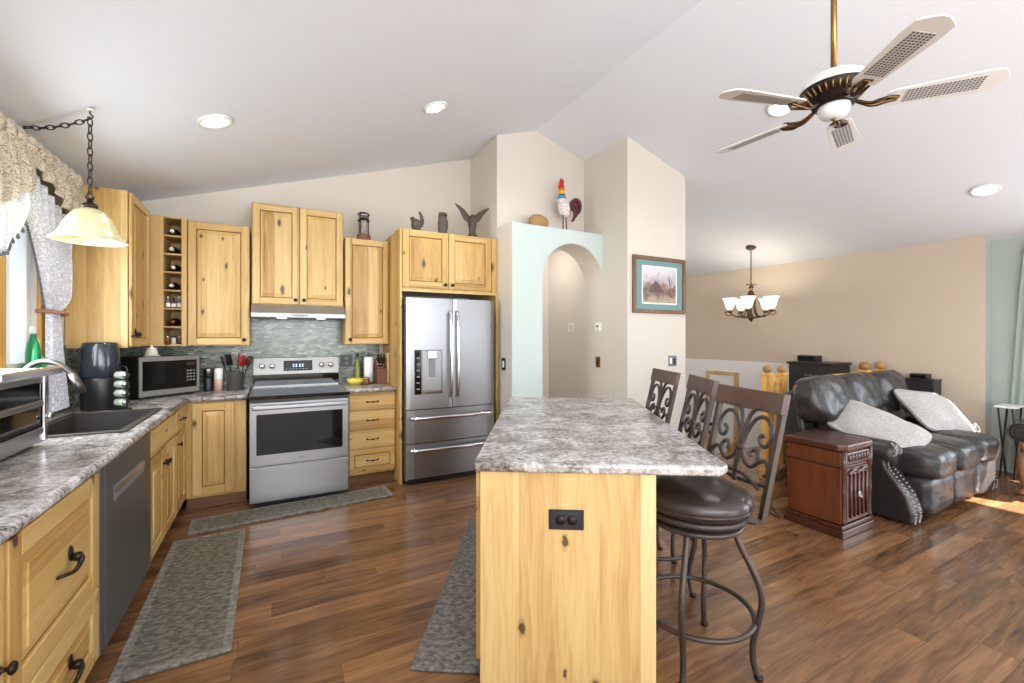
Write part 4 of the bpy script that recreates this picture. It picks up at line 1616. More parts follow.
for s_, tipx, tipz in ((-1, -0.185, 0.35), (1, 0.205, 0.355)):
    b = MB()
    p = spline([(s_ * 0.015, 0.01, 0.185), (s_ * 0.06, 0.02, 0.225), (tipx * 0.62, 0.025, 0.295), (tipx, 0.03, tipz)], 6)
    n = len(p)
    rads = [0.031 * (1 - (i / (n - 1)) ** 1.6) * (0.6 + 0.8 * min(1, 3 * i / n)) + 0.004 for i in range(n)]
    b.tube(p, rads, wood_dk, 10)
    for v in b.bm.verts:
        v.co.y = 0.02 + (v.co.y - 0.02) * 0.35
    b.build('wing', t)

# rooster and round shell on the plant shelf
t = thing('rooster_figurine', 'tall painted metal rooster with rainbow neck on the aqua plant shelf', 'figurine', (2.80, 4.0, 2.5405), R(-10))
wspk = Mt('speckled_white', None, 0.4)
tc, x, y, z = wspk.xyz()
wspk.color(wspk.ramp(wspk.noise(tc, 70.0, 2.0), [(0.42, c(236, 232, 226)), (0.5, c(206, 196, 190))]))
wspk = wspk.m
rm = {k: plain('rooster_' + k, v, 0.35) for k, v in dict(blue=c(60, 140, 190), yellow=c(226, 180, 50), orange=c(206, 100, 30), red=c(176, 30, 26), dark=c(66, 22, 26)).items()}
b = MB()
b.puff((0.005, 0, 0.275), (0.138, 0.12, 0.205), wspk, 2.1, 7, M=Matrix.Translation((0, 0, 0.27)) @ Matrix.Rotation(R(-14), 4, 'Y') @ Matrix.Translation((0, 0, -0.27)))
segs = [(0.325, 0.058, 0.365, 0.050, wspk), (0.365, 0.050, 0.405, 0.044, rm['blue']), (0.405, 0.044, 0.42, 0.038, rm['dark']), (0.42, 0.038, 0.46, 0.034, rm['yellow']), (0.46, 0.034, 0.49, 0.031, rm['orange']), (0.49, 0.031, 0.525, 0.027, rm['red'])]
for z0, r0, z1, r1, mm in segs:
    b.lathe([(r0, z0), (r1, z1)], mm, (-0.022, 0, 0), 18, cap=False)
b.puff((-0.028, 0, 0.535), (0.058, 0.052, 0.06), rm['red'], 2, 6)
b.cyl((-0.05, 0, 0.532), (-0.085, 0, 0.524), 0.012, rm['yellow'], 10, 0.002)
b.build('rooster_body', t)
b = MB()
b.prism([(-0.055, 0.55), (0.0, 0.55), (0.008, 0.58), (-0.005, 0.575), (-0.012, 0.606), (-0.025, 0.585), (-0.038, 0.603), (-0.046, 0.575)], -0.006, 0.006, rm['red'], 'y', 0.002)
b.puff((-0.055, 0, 0.502), (0.018, 0.014, 0.04), rm['red'], 2, 4)
b.build('comb', t)
b = MB()
for i, (hx, hz, mm) in enumerate(((0.195, 0.375, rm['dark']), (0.18, 0.355, rm['red']), (0.165, 0.335, rm['dark']), (0.148, 0.315, rm['orange']), (0.135, 0.295, rm['dark']))):
    yy = (-0.015, 0.012, 0.0, 0.015, -0.008)[i]
    p = spline([(0.045, yy * 0.3, 0.27), (0.085, yy, hz - 0.035), (hx - 0.055, yy, hz), (hx - 0.015, yy, hz - 0.02), (hx, yy, hz - 0.075), (hx - 0.012, yy, hz - 0.13), (hx - 0.04, yy, hz - 0.165)], 4)
    n = len(p)
    b.tube(p, [0.009 + 0.013 * math.sin(PI * k / (n - 1)) for k in range(n)], mm, 8)
b.build('tail', t)
for s_ in (-1, 1):
    b = MB()
    b.cyl((0.015 + s_ * 0.028, s_ * 0.015, 0.0), (0.01 + s_ * 0.024, s_ * 0.015, 0.205), 0.0065, bronze_dk, 8)
    for a in (150, 180, 210):
        b.cyl((0.015 + s_ * 0.028, s_ * 0.015, 0.005), (0.015 + s_ * 0.028 + 0.04 * math.cos(R(a)), s_ * 0.015 + 0.04 * math.sin(R(a)), 0.005), 0.0045, bronze_dk, 6)
    b.build('leg', t)
b = MB()
b.puff((0, 0, 0.08), (0.235, 0.13, 0.165), plain('woven_tan', c(160, 128, 84), 0.7, 0, None, (40.0, 0.5)), 2.2, 7)
for v in b.bm.verts:
    if v.co.z < 0.004:
        v.co.z = 0.004
b.tube([(0.118 * math.cos(a), -0.0, 0.085 + 0.080 * math.sin(a)) for a in [2 * PI * i / 30 for i in range(30)]], 0.005, plain('tan_rim', c(112, 84, 52), 0.7), 6, closed=True)
tag(b.build('round_ornament', None, None, (2.49, 4.02, 2.5405)), 'round tan ornament beside the rooster on the aqua shelf', 'ornament')

# ---------------------------------------------------------------- wall plates and the painting
def plate(label, loc, rot, col, ww, hh, extra, cat='switch', name='light_switch'):
    t = thing(name, label, cat, loc, rot)
    b = MB()
    b.box(-ww / 2, ww / 2, -0.006, -0.0005, -hh / 2, hh / 2, col, 0.002)
    b.build('cover_plate', t)
    for (x0, x1, z0, z1, mm, d) in extra:
        b = MB()
        b.box(x0, x1, -d, -0.005, z0, z1, mm, 0.0015)
        b.build('rocker' if cat == 'switch' else 'front_panel', t)


plate('black framed white rocker switch on the alcove wall beside the refrigerator', (2.0745, 4.03, 1.115), R(-90), black_pl, 0.085, 0.125, [(-0.02, 0.02, -0.035, 0.035, white_pl, 0.009)])
plate('white switch box on the wall inside the archway', (3.2255, 4.44, 1.515), R(-90), white_pl, 0.12, 0.115, [(-0.035, -0.005, -0.03, 0.03, ceramic, 0.016), (0.005, 0.035, -0.03, 0.03, ceramic, 0.016)])
plate('white square thermostat on the wall above the brass plate', (3.2255, 3.92, 1.505), R(-90), white_pl, 0.11, 0.105, [(-0.04, 0.04, -0.038, 0.038, white_pl, 0.022), (-0.016, 0.016, 0.002, 0.022, black_glass, 0.0235)], 'thermostat', 'thermostat')
plate('brass switch plate on the wall under the white thermostat', (3.2255, 3.93, 1.11), R(-90), brass, 0.072, 0.12, [(-0.010, 0.010, -0.018, 0.018, antique, 0.012)])
plate('grey steel double switch plate under the painting', (3.885, 3.4595, 1.13), 0, steel_dk, 0.125, 0.115, [(-0.045, -0.012, -0.033, 0.033, white_pl, 0.009), (0.012, 0.045, -0.033, 0.033, black_pl, 0.009)])

t = thing('framed_painting', 'framed landscape print with teal mat on the greige wall', 'painting', (3.68, 3.4595, 1.955))
b = MB()
hw, hh, fw = 0.392, 0.305, 0.04
for p0, p1, q0, q1 in ((-hw, hw, hh - fw, hh), (-hw, hw, -hh, -hh + fw), (-hw, -hw + fw, -hh + fw, hh - fw), (hw - fw, hw, -hh + fw, hh - fw)):
    b.box(p0, p1, -0.028, 0.0, q0, q1, frame_w, 0.006, seg=2)
b.build('frame', t)
b = MB()
b.box(-hw + fw, hw - fw, -0.010, -0.002, -hh + fw, hh - fw, plain('teal_mat_board', c(112, 146, 144), 0.8))
i, j, e_ = 0.262, 0.205, 0.014
for p0, p1, q0, q1 in ((-i, i, j - e_, j), (-i, i, -j, -j + e_), (-i, -i + e_, -j, j), (i - e_, i, -j, j)):
    b.box(p0, p1, -0.0115, -0.0095, q0, q1, paper)
b.build('mat_board', t)
pm = Mt('landscape_print', None, 0.6)
tc, x, y, z = pm.xyz()
f = pm.math('ADD', pm.math('MULTIPLY', z, 2.6), pm.math('MULTIPLY', pm.noise(tc, 10.0, 5.0, 0.65, 0.8), 1.0))
pm.color(pm.ramp(f, [(0.05, c(170, 150, 130)), (0.28, c(96, 84, 74)), (0.45, c(140, 110, 92)), (0.6, c(178, 168, 172)), (0.85, c(206, 204, 208))]))
b = MB()
b.box(-0.248, 0.248, -0.0112, -0.0095, -0.191, 0.191, pm.m)
pk = plain('print_brown', c(92, 76, 70), 0.6)
b.prism([(-0.16, -0.08), (-0.14, -0.02), (-0.06, 0.05), (0.02, -0.01), (0.06, -0.08)], -0.0118, -0.0110, pk)
b.tube(spline([(0.15, -0.0115, -0.10), (0.155, -0.0115, 0.0), (0.14, -0.0115, 0.10)], 4), 0.006, pk, 5)
b.tube([(0.155, -0.0115, 0.0), (0.19, -0.0115, 0.08)], 0.003, pk, 5)
b.tube([(0.152, -0.0115, 0.03), (0.11, -0.0115, 0.08)], 0.003, pk, 5)
b.build('print', t, 'muted landscape picture with bare tree')


# ---------------------------------------------------------------- ceiling lights, fan, chandelier, pendant
def ceiling_light(x, y, label, power):
    t = thing('ceiling_light', label, 'ceiling light', (x, y, ceil_z(x) - 0.001), 0, 'recessed ceiling lights')
    ang = -math.atan(SL) if x < RX else math.atan(SRr)
    t.rotation_euler = (0, ang, 0)
    b = MB()
    b.lathe([(0.052, -0.003), (0.070, -0.008), (0.085, -0.014), (0.098, -0.011), (0.104, 0.0), (0.052, 0.0)], wh_enamel, seg=36, cap=False)
    b.build('trim_ring', t)
    b = MB()
    b.lathe([(0.052, -0.002), (0.050, -0.016), (0.038, -0.026), (0, -0.030)], lamp_lens, seg=32)
    b.build('lens', t)
    nrm = Vector((math.sin(ang), 0, math.cos(ang)))
    lamp('recessed_lamp_light', (0, 0, -0.06), (0, 0, -1), power, 'SPOT', (1, 0.97, 0.93), 150, 0.06, t)


ceiling_light(-0.341, 3.405, 'lit recessed ceiling light nearest the kitchen window', 30)
ceiling_light(1.133, 3.41, 'lit recessed ceiling light above the refrigerator side of the kitchen', 34)
ceiling_light(3.739, 2.19, 'lit recessed ceiling light partly behind a fan blade', 22)
ceiling_light(5.651, 1.475, 'lit recessed ceiling light over the leather sofa', 18)

t = thing('ceiling_fan', 'white ceiling fan with bronze irons and five cane inset blades', 'ceiling fan', (RX, 1.222, 0))
b = MB()
b.cyl((0, 0, 2.755), (0, 0, RZ - 0.02), 0.0145, brass, 14)
b.lathe([(0.02, RZ - 0.10), (0.05, RZ - 0.09), (0.065, RZ - 0.02), (0.065, RZ + 0.01)], brass, seg=24)
b.build('down_rod', t)
b = MB()
b.lathe([(0.02, 2.765), (0.06, 2.762), (0.11, 2.748), (0.142, 2.725), (0.154, 2.700), (0.152, 2.685)], wh_enamel, seg=40, cap=False)
b.build('motor_housing', t)
b = MB()
b.lathe([(0.150, 2.687), (0.153, 2.681), (0.134, 2.652), (0.108, 2.63), (0.095, 2.60), (0.06, 2.595)], bronze_dk, seg=40, cap=False)
for k in range(30):
    a = 2 * PI * k / 30
    b.cyl((0.147 * math.cos(a), 0.147 * math.sin(a), 2.670), (0.114 * math.cos(a), 0.114 * math.sin(a), 2.634), 0.0055, brass, 6)
b.build('vent_band', t, 'dark bronze vented band')
b = MB()
b.lathe([(0.070, 2.60), (0.073, 2.585), (0.066, 2.557), (0.048, 2.538), (0.015, 2.533), (0, 2.533)], wh_enamel, seg=28)
b.lathe([(0.012, 2.533), (0.010, 2.524), (0, 2.522)], brass, seg=12)
b.build('switch_housing', t)
for k in range(5):
    a = R(-124.3 + 72 * k)
    M = Matrix.Rotation(a, 4, 'Z') @ Matrix.Translation((0, 0, 2.592)) @ Matrix.Rotation(R(-12), 4, 'X')
    outl = [(0.215, -0.048), (0.24, -0.056), (0.56, -0.075), (0.625, -0.070), (0.645, -0.045), (0.660, -0.02), (0.664, 0.0), (0.660, 0.02), (0.645, 0.045), (0.625, 0.070), (0.56, 0.075), (0.24, 0.056), (0.215, 0.048)]
    b = MB()
    b.prism(outl, -0.004, 0.004, blade_mat, 'z', 0.002)
    bl = b.build('blade', t)
    bl.matrix_local = M
    b = MB()
    b.box(0.285, 0.575, -0.042, 0.042, -0.0055, -0.004, cane_mat)
    b.build('cane_panel', bl, 'woven cane inset')
    b = MB()
    M2 = Matrix.Rotation(a, 4, 'Z')
    for s_ in (-1, 1):
        b.tube(spline([(0.10, 0.006 * s_, 2.602), (0.15, 0.014 * s_, 2.578), (0.19, 0.03 * s_, 2.580), (0.225, 0.036 * s_, 2.586 + 0.006 * s_), (0.262, 0.012 * s_, 2.585)], 5), 0.0075, antique, 8, M=M2)
    b.tube(spline([(0.09, 0, 2.61), (0.15, 0, 2.572), (0.20, 0, 2.575), (0.26, 0, 2.584)], 5), 0.009, antique, 8, M=M2)
    b.build('blade_iron', t)

t = thing('chandelier', 'five arm bronze chandelier with lit white glass shades over the stairwell', 'chandelier', (5.875, 3.843, 0))
b = MB()
zc = ceil_z(5.875)
b.lathe([(0, zc - 0.045), (0.02, zc - 0.045), (0.055, zc - 0.03), (0.066, zc - 0.012), (0.066, zc + 0.02)], antique, seg=24)
b.build('canopy', t)
b = MB()
zz = zc - 0.045
k = 0
while zz > 2.17:
    pts = []
    for i in range(14):
        a = 2 * PI * i / 14
        u, v = 0.010 * math.cos(a), 0.022 * math.sin(a)
        pts.append((u, 0, zz - 0.018 + v) if k % 2 else (0, u, zz - 0.018 + v))
    b.tube(pts, 0.0032, antique, 6, closed=True)
    zz -= 0.034
    k += 1
b.build('chain', t)
b = MB()
b.lathe([(0, 1.605), (0.012, 1.612), (0.034, 1.645), (0.05, 1.665), (0.03, 1.69), (0.014, 1.72), (0.014, 1.86), (0.03, 1.90), (0.016, 1.95), (0.018, 2.06), (0.035, 2.09), (0.012, 2.12), (0.006, 2.165), (0, 2.165)], antique, seg=24)
for k in range(5):
    a = R(20 + 72 * k)
    ca, sa = math.cos(a), math.sin(a)
    b.tube(spline([(0.02 * ca, 0.02 * sa, 2.09), (0.035 * ca, 0.035 * sa, 2.125), (0.06 * ca, 0.06 * sa, 2.13), (0.07 * ca, 0.07 * sa, 2.115)], 4), 0.006, antique, 6)
b.build('column', t)
for k in range(5):
    a = R(62 + 72 * k)
    ca, sa = math.cos(a), math.sin(a)
    P = lambda r, z: (r * ca, r * sa, z)
    b = MB()
    b.tube(spline([P(0.02, 2.04), P(0.055, 1.93), P(0.055, 1.80), P(0.09, 1.70), P(0.16, 1.675), P(0.225, 1.70), P(0.27, 1.745)], 6), 0.0085, antique, 8)
    b.tube(spline([P(0.03, 1.67), P(0.10, 1.665), P(0.18, 1.69)], 5), 0.008, antique, 8)
    b.tube(spline([P(0.235, 1.705), P(0.29, 1.70), P(0.325, 1.725), P(0.315, 1.75), P(0.295, 1.742)], 5), 0.006, antique, 6)
    b.lathe([(0, 1.735), (0.035, 1.742), (0.042, 1.755), (0.02, 1.762), (0.018, 1.79), (0, 1.79)], antique, P(0.27, 0), 16)
    ar = b.build('arm', t)
    b = MB()
    b.lathe([(0.02, 1.778), (0.038, 1.79), (0.056, 1.825), (0.064, 1.87), (0.080, 1.915), (0.098, 1.94), (0.095, 1.942), (0.076, 1.918), (0.060, 1.872), (0.052, 1.828), (0.034, 1.793)], lit_shade, P(0.27, 0), 24, cap=False)
    b.build('glass_shade', ar, 'lit white bell shade')
    lamp('chandelier_lamp_light', P(0.27, 1.90), None, 2.0, 'POINT', (1, 0.95, 0.87), 0, 0.04, t)

# swag pendant over the sink
PX, PY = -0.873, 3.148
t = thing('pendant_lamp', 'cream glass pendant on a swagged chain over the sink', 'pendant lamp', (PX, PY, 0))


def chain(b, pts, link=0.042):
    """links of alternating turn along a path"""
    P = [Vector(p) for p in pts]
    L = [0]
    for a, q in zip(P, P[1:]):
        L.append(L[-1] + (q - a).length)
    s_, k = link / 2, 0
    while s_ < L[-1]:
        i = max(j for j in range(len(L)) if L[j] <= s_)
        i = min(i, len(P) - 2)
        d = (P[i + 1] - P[i]).normalized()
        ce = P[i] + d * (s_ - L[i])
        u = d.orthogonal().normalized()
        if k % 2:
            u = d.cross(u)
        b.tube([ce + d * (link * 0.62 * math.sin(2 * PI * j / 14)) + u * (0.011 * math.cos(2 * PI * j / 14)) for j in range(14)], 0.0034, chain_mat, 5, closed=True)
        s_ += link * 0.95
        k += 1


hz = ceil_z(PX)
b = MB()
b.tube(spline([(0, 0, hz + 0.005), (0, 0, hz - 0.03), (0.012, 0, hz - 0.045), (0, 0, hz - 0.06), (-0.01, 0, hz - 0.05)], 4), 0.004, chain_mat, 6)
b.lathe([(0.018, hz - 0.008), (0.014, hz - 0.014), (0.004, hz - 0.018)], wh_enamel, seg=14)
b.build('ceiling_hook', t)
b = MB()
chain(b, [(0, 0, hz - 0.055), (0, 0, 2.135)])
chain(b, spline([(0, 0, hz - 0.06), (-0.08, 0.045, hz - 0.085), (-0.19, 0.105, hz - 0.105), (-0.28, 0.155, hz - 0.105), (-0.345, 0.19, hz - 0.095)], 6))
b.build('chain', t)
b = MB()
b.lathe([(0, 2.14), (0.012, 2.14), (0.014, 2.115), (0.03, 2.11), (0.034, 2.10), (0.032, 2.088)], bronze_dk, seg=18)
b.tube([(0.016 * math.cos(a), 0, 2.145 + 0.018 * math.sin(a)) for a in [2 * PI * i / 14 for i in range(14)]], 0.0035, chain_mat, 5, closed=True)
b.build('fitter', t)
b = MB()
outer = [(0.030, 2.085), (0.045, 2.080), (0.068, 2.062), (0.092, 2.028), (0.110, 1.985), (0.126, 1.950), (0.145, 1.925), (0.160, 1.912)]
inner = [(r - 0.004, z - 0.003) for r, z in reversed(outer)]
b.lathe(outer + inner, alabaster, seg=48, cap=False)
b.build('glass_shade', t)
b = MB()
b.puff((0, 0, 2.01), (0.05, 0.05, 0.08), lit_shade, 2, 5)
b.build('bulb', t)

# ---------------------------------------------------------------- valance and curtain at the sink window
t = thing('window_valance', 'gathered beige scroll valance with white lace swag over the sink window', 'valance', (XL, 0, 0))
b = MB()
b.cyl((0.075, 1.9, 2.40), (0.075, 3.97, 2.40), 0.012, bronze_dk, 10)
for yy in (2.0, 3.93):
    b.cyl((0.0, yy, 2.40), (0.075, yy, 2.40), 0.008, bronze_dk, 8)
b.build('rod', t)


def fold(y, k, amp):
    return amp * math.sin(y * k + 1.3 * math.sin(y * 7.0)) + amp * 0.4 * math.sin(y * k * 2.3 + 1.0)


def swag_bottom(y):
    """lower edge of the brocade along the window"""
    if y < 3.225:
        return 1.99 + 0.20 * ((y - 2.72) / 0.505) ** 2
    if y < 3.29:
        return 2.19 + 2.0 * (y - 3.225)
    return 2.32 - 0.235 * (y - 3.29) / 0.69 + 0.012 * math.sin(y * 22)


def valance_pt(u, v):
    y = 1.95 + 2.02 * u
    top, bot = 2.385, swag_bottom(y)
    z = top + (bot - top) * v
    amp = (0.012 + 0.014 * v) * (1.0 if y < 3.2 else 0.45)
    return Vector((0.095 + 0.03 * math.sin(v * PI * 0.8) + fold(y, 46, amp), y + 0.02 * v * math.sin(y * 20), z))


b = MB()
b.grid(valance_pt, 190, 18, valance_fab)
b.build('brocade_panel', t)


def header_pt(u, v):
    y = 1.95 + 2.02 * u
    a = v * 2 * PI
    rr = 0.030 + 0.010 * math.sin(y * 60) + 0.008 * noise.noise(Vector((y * 30, v * 5, 2)))
    return Vector((0.082 + rr * math.cos(a), y + 0.006 * math.sin(a * 2 + y * 55), 2.418 + 1.45 * rr * math.sin(a)))


b = MB()
b.grid(header_pt, 220, 12, valance_fab)
b.build('ruffled_header', t)


def lace_bottom(y):
    return 1.775 + 0.10 * ((y - 2.72) / 0.44) ** 2 + 0.32 * max(0, (y - 3.10) / 0.125) ** 2


def lace_pt(u, v):
    y = 2.05 + 1.175 * u
    top = swag_bottom(y) + 0.03
    bot = min(lace_bottom(y), top - 0.02)
    z = top + (bot - top) * v
    return Vector((0.085 + 0.02 * math.sin(v * 3) + fold(y, 38, 0.02), y, z))


b = MB()
b.grid(lace_pt, 150, 14, sheer_fab)
lw = b.build('lace_swag', t, 'white lace lower swag')
b = MB()
for i in range(95):
    y = 2.05 + 1.175 * i / 95.0
    p = lace_pt(i / 95.0, 1.0)
    b.lathe([(0, -0.03), (0.007, -0.025), (0.008, -0.016), (0.004, -0.008), (0.002, 0.0)], bead_mat, p, 8)
b.build('bead_trim', lw, 'dark hanging beads')['kind'] = 'stuff'

t = thing('window_curtain', 'white lace curtain gathered by a brown tieback beside the knotty cabinet', 'curtain', (XL, 0, 0))


def curtain_pt(u, v):
    z = 2.335 - 1.39 * v
    zt = 1.55
    if z > zt:
        q = ((z - zt) / (2.335 - zt)) ** 0.8
        y0, y1 = 3.615 - 0.33 * q, 3.735 + 0.215 * q
    else:
        q = (zt - z) / 0.60
        y0, y1 = 3.615 - 0.01 * q, 3.735 + 0.13 * q
    wd = y1 - y0
    z2 = z - (0.0 if z < zt else 0.235 * u * min(1, (z - zt) / 0.3) * 0.95)
    return Vector((0.052 + (0.010 + 0.035 * wd) * math.sin(u * 44 + z * 2.5) + 0.02 * math.sin(min(1, max(0, (z - zt) / 0.6)) * PI), y0 + u * wd, z2))


b = MB()
b.grid(curtain_pt, 90, 50, sheer_fab)
cp_ = b.build('curtain_panel', t)
b = MB()
for i in range(46):
    p = curtain_pt(0.0, 0.55 * i / 46.0)
    b.lathe([(0, -0.024), (0.006, -0.02), (0.007, -0.012), (0.003, -0.006), (0.002, 0.0)], bead_mat, p, 8)
b.build('bead_trim', cp_, 'dark hanging beads')['kind'] = 'stuff'
b = MB()
b.tube(spline([(0.005, 3.76, 1.53), (0.05, 3.765, 1.535), (0.098, 3.72, 1.54), (0.098, 3.65, 1.545), (0.05, 3.60, 1.55), (0.005, 3.605, 1.55)], 5), 0.013, plain('rose_tieback', c(150, 104, 84), 0.5), 8)
b.build('tieback', t)

# ---------------------------------------------------------------- living room: sofa
SX0, SX1 = 4.095, 5.865
SYF = 1.44
t = thing('leather_sofa', 'black leather three seat reclining sofa with nailhead arms', 'sofa', (SX0, SYF, 0))
LW = SX1 - SX0
b = MB()
b.box(0.03, LW - 0.03, 0.10, 0.90, 0.03, 0.30, leather, 0.02, seg=2)
b.prism([(0.66, 0.05), (0.90, 0.05), (0.97, 0.88), (0.84, 0.92)], 0.02, LW - 0.02, leather, 'x', 0.03)
b.build('frame', t)
arm_prof = [(0.005, 0.02), (0.0, 0.10), (0.035, 0.22), (0.10, 0.32), (0.16, 0.40), (0.175, 0.48), (0.16, 0.52), (0.19, 0.54), (0.80, 0.54), (0.90, 0.49), (0.92, 0.02)]
for s_ in (0, 1):
    ax0 = 0.0 if s_ == 0 else LW - 0.19
    b = MB()
    b.prism(arm_prof, ax0, ax0 + 0.19, leather, 'x', 0.022, seg=3)
    # rolled top
    M = Matrix.Translation((ax0 + 0.095, 0.115, 0.495)) @ Matrix.Rotation(R(-90), 4, 'X')
    b.lathe([(0.0, 0.0), (0.07, 0.002), (0.092, 0.022), (0.099, 0.06), (0.102, 0.40), (0.098, 0.66), (0.08, 0.74), (0, 0.76)], leather, seg=28, M=M)
    ar = b.build('arm', t)
    path = spline([(0.135, 0.585), (0.105, 0.525), (0.15, 0.47), (0.152, 0.40), (0.092, 0.32), (0.027, 0.22), (-0.006, 0.10), (0.0, 0.03)], 4)
    for xx in (ax0 + 0.022, ax0 + 0.095):
        b = MB()
        for p in path:
            b.puff((xx, p.x - 0.004, p.y), (0.015, 0.014, 0.015), nail_mat, 2, 1)
        b.build('nailhead_trim', ar, 'pewter nailheads')
cw = (LW - 0.38) / 3
cwb = (LW - 0.02) / 3
for k in range(3):
    xc = 0.19 + cw * (k + 0.5)
    xb = 0.01 + cwb * (k + 0.5)
    b = MB()

    def seatfn(p):
        q = p.copy()
        q.z += 0.10 * (1 - p.x * p.x) * (1 if p.z > 0 else 0)
        if p.y < -0.5:
            q.z -= 0.25 * (-p.y - 0.5)
        return q
    b.puff((xc, 0.28, 0.425), (cw * 1.02, 0.72, 0.22), leather, 5, 12, fn=seatfn, wr=0.010)
    b.build('seat_cushion', t)
    b = MB()
    b.puff((xc, 0.055, 0.195), (cw * 1.02, 0.20, 0.31), leather, 4.5, 10, M=None, wr=0.010)
    b.build('footrest_panel', t)
    Mb = Matrix.Translation((xc, 0.68, 0.60)) @ Matrix.Rotation(R(-14), 4, 'X')
    Mh = Matrix.Translation((xb, 0.68, 0.60)) @ Matrix.Rotation(R(-14), 4, 'X')
    b = MB()
    b.puff((0, 0, -0.04), (cw * 1.0, 0.20, 0.30), leather, 4, 10, M=Mb, wr=0.012)
    b.build('lumbar_cushion', t)
    b = MB()

    def headfn(p):
        q = p.copy()
        q.y -= 0.35 * (1 - p.x * p.x) * max(0, -p.z) * 0.6
        return q
    b.puff((0, 0.02, 0.245), (cwb * 1.03, 0.29, 0.42), leather, 3.4, 14, M=Mh, fn=headfn, wr=0.02)
    b.build('back_cushion', t)
for x_ in (0.06, LW - 0.1):
    b = MB()
    b.box(x_, x_ + 0.05, 0.12, 0.17, 0.0, 0.032, black_w)
    b.box(x_, x_ + 0.05, 0.80, 0.85, 0.0, 0.032, black_w)
    b.build('foot', t)


def pillow(label, loc, rot, size):
    b = MB()

    def fn(p):
        q = p.copy()
        r = max(abs(p.x), abs(p.y))
        q.z *= max(0.10, (1 - (abs(p.x) ** 3)) * (1 - (abs(p.y) ** 3))) ** 0.7
        return q
    b.puff((0, 0, 0), size, pillow_fab, 9, 18, fn=fn, wr=0.014)
    o = b.build('throw_pillow', None, None, loc)
    o.rotation_euler = rot
    tag(o, label, 'pillow', 'silver pillows on the leather sofa')
    return o


def basis(u, v):
    u = Vector(u).normalized()
    v = Vector(v)
    v = (v - u * v.dot(u)).normalized()
    return Matrix((u, v, u.cross(v))).transposed().to_euler()


pillow('silver throw pillow drooping over the left arm of the sofa', (SX0 + 0.345, SYF + 0.36, 0.63), tuple(basis((0.10, -0.93, -0.36), (0.86, 0.0, 0.50))), (0.62, 0.42, 0.17))
pillow('silver throw pillow leaning on the right arm of the sofa', (SX1 - 0.30, SYF + 0.36, 0.685), tuple(basis((0.93, -0.33, -0.12), (0.2, 0.72, 0.66))), (0.58, 0.50, 0.17))

# end table
t = thing('end_table', 'cherry wood chairside table with carved door beside the sofa', 'end table', (3.455, 1.575, 0))
tw, td = 0.40, 0.405
b = MB()
b.box(0.0, tw, 0.03, td - 0.01, 0.09, 0.595, cherry_v, 0.003)
b.box(-0.003, 0.0, 0.055, td - 0.035, 0.12, 0.475, cherry_v)
b.build('body', t)
b = MB()
for q0, q1, e_ in ((0.0, 0.055, 0.022), (0.055, 0.085, 0.012)):
    b.box(-e_, tw + e_, 0.03 - e_, td, q0, q1, cherry_d, 0.006, seg=2)
b.build('plinth', t)
b = MB()
ch = 0.045
b.prism([(-0.02, 0.0 + ch), (-0.02 + ch, 0.0), (tw + 0.02 - ch, 0.0), (tw + 0.02, ch), (tw + 0.02, td + 0.005), (-0.02, td + 0.005)], 0.60, 0.648, cherry_d, 'z', 0.010, seg=3)
b.box(-0.006, tw + 0.006, 0.022, td, 0.480, 0.496, cherry_d, 0.004)
b.build('top', t)
b = MB()
b.box(0.045, tw - 0.045, 0.012, 0.03, 0.505, 0.585, cherry_d, 0.006, seg=2)
for k in range(7):
    b.puff((0.08 + 0.04 * k, 0.010, 0.545), (0.035, 0.014, 0.05), cherry_d, 2, 3)
b.build('carved_apron', t)
b = MB()
b.box(0.05, tw - 0.05, 0.016, 0.03, 0.10, 0.475, cherry_d, 0.004)
for x_ in (0.09, 0.145, 0.2, 0.255, 0.31):
    b.cyl((x_, 0.012, 0.13), (x_, 0.012, 0.43), 0.0075, cherry_d, 8)
b.tube(spline([(0.06, 0.012, 0.44), (0.13, 0.010, 0.462), (0.2, 0.010, 0.445), (0.27, 0.010, 0.462), (0.34, 0.012, 0.44)], 5), 0.009, cherry_d, 8)
d_ = b.build('carved_door', t)
b = MB()
b.box(0.185, 0.215, 0.002, 0.012, 0.265, 0.30, nail_mat, 0.003)
b.tube(spline([(0.188, 0.0, 0.28), (0.20, -0.008, 0.262), (0.212, 0.0, 0.28)], 4), 0.003, nail_mat, 6)
b.build('pull', d_, 'pewter pull')
for x_ in (0.022, tw - 0.022):
    b = MB()
    b.lathe([(0.018, 0.09), (0.02, 0.11), (0.014, 0.13), (0.016, 0.28), (0.020, 0.30), (0.016, 0.32), (0.014, 0.45), (0.021, 0.47), (0.021, 0.60)], cherry_d, (x_, 0.026, 0), 14)
    b.build('corner_post', t)
b = MB()
b.tube(spline([(3.47, 1.985, 0.42), (3.42, 2.03, 0.33), (3.37, 2.06, 0.2), (3.36, 2.02, 0.08), (3.41, 2.0, 0.012), (3.43, 2.06, 0.006), (3.5, 2.2, 0.006)], 8), 0.005, black_pl, 6)
tag(b.build('power_cord'), 'thin black cord looping out behind the cherry end table', 'cord')

# railing behind the sofa
t = thing('stair_railing', 'golden pine railing with ball topped posts behind the sofa', 'railing', (4.26, 2.62, 0))


def newel(parent, x, y, h, z0=0.0, r=0.04, ball=0.042):
    b = MB()
    b.box(x - r, x + r, y - r, y + r, z0, h - 0.085, pine_v, 0.006, seg=2)
    b.box(x - r - 0.008, x + r + 0.008, y - r - 0.008, y + r + 0.008, h - 0.10, h - 0.078, pine_v, 0.006, seg=2)
    o = b.build('post', parent)
    b = MB()
    b.lathe([(0.02, h - 0.082), (0.017, h - 0.07)], pine_v, (x, y, 0), 14)
    b.puff((x, y, h - 0.035), (ball * 2, ball * 2, ball * 1.8), antique_pine, 2, 6)
    b.build('ball_cap', o)
    return o


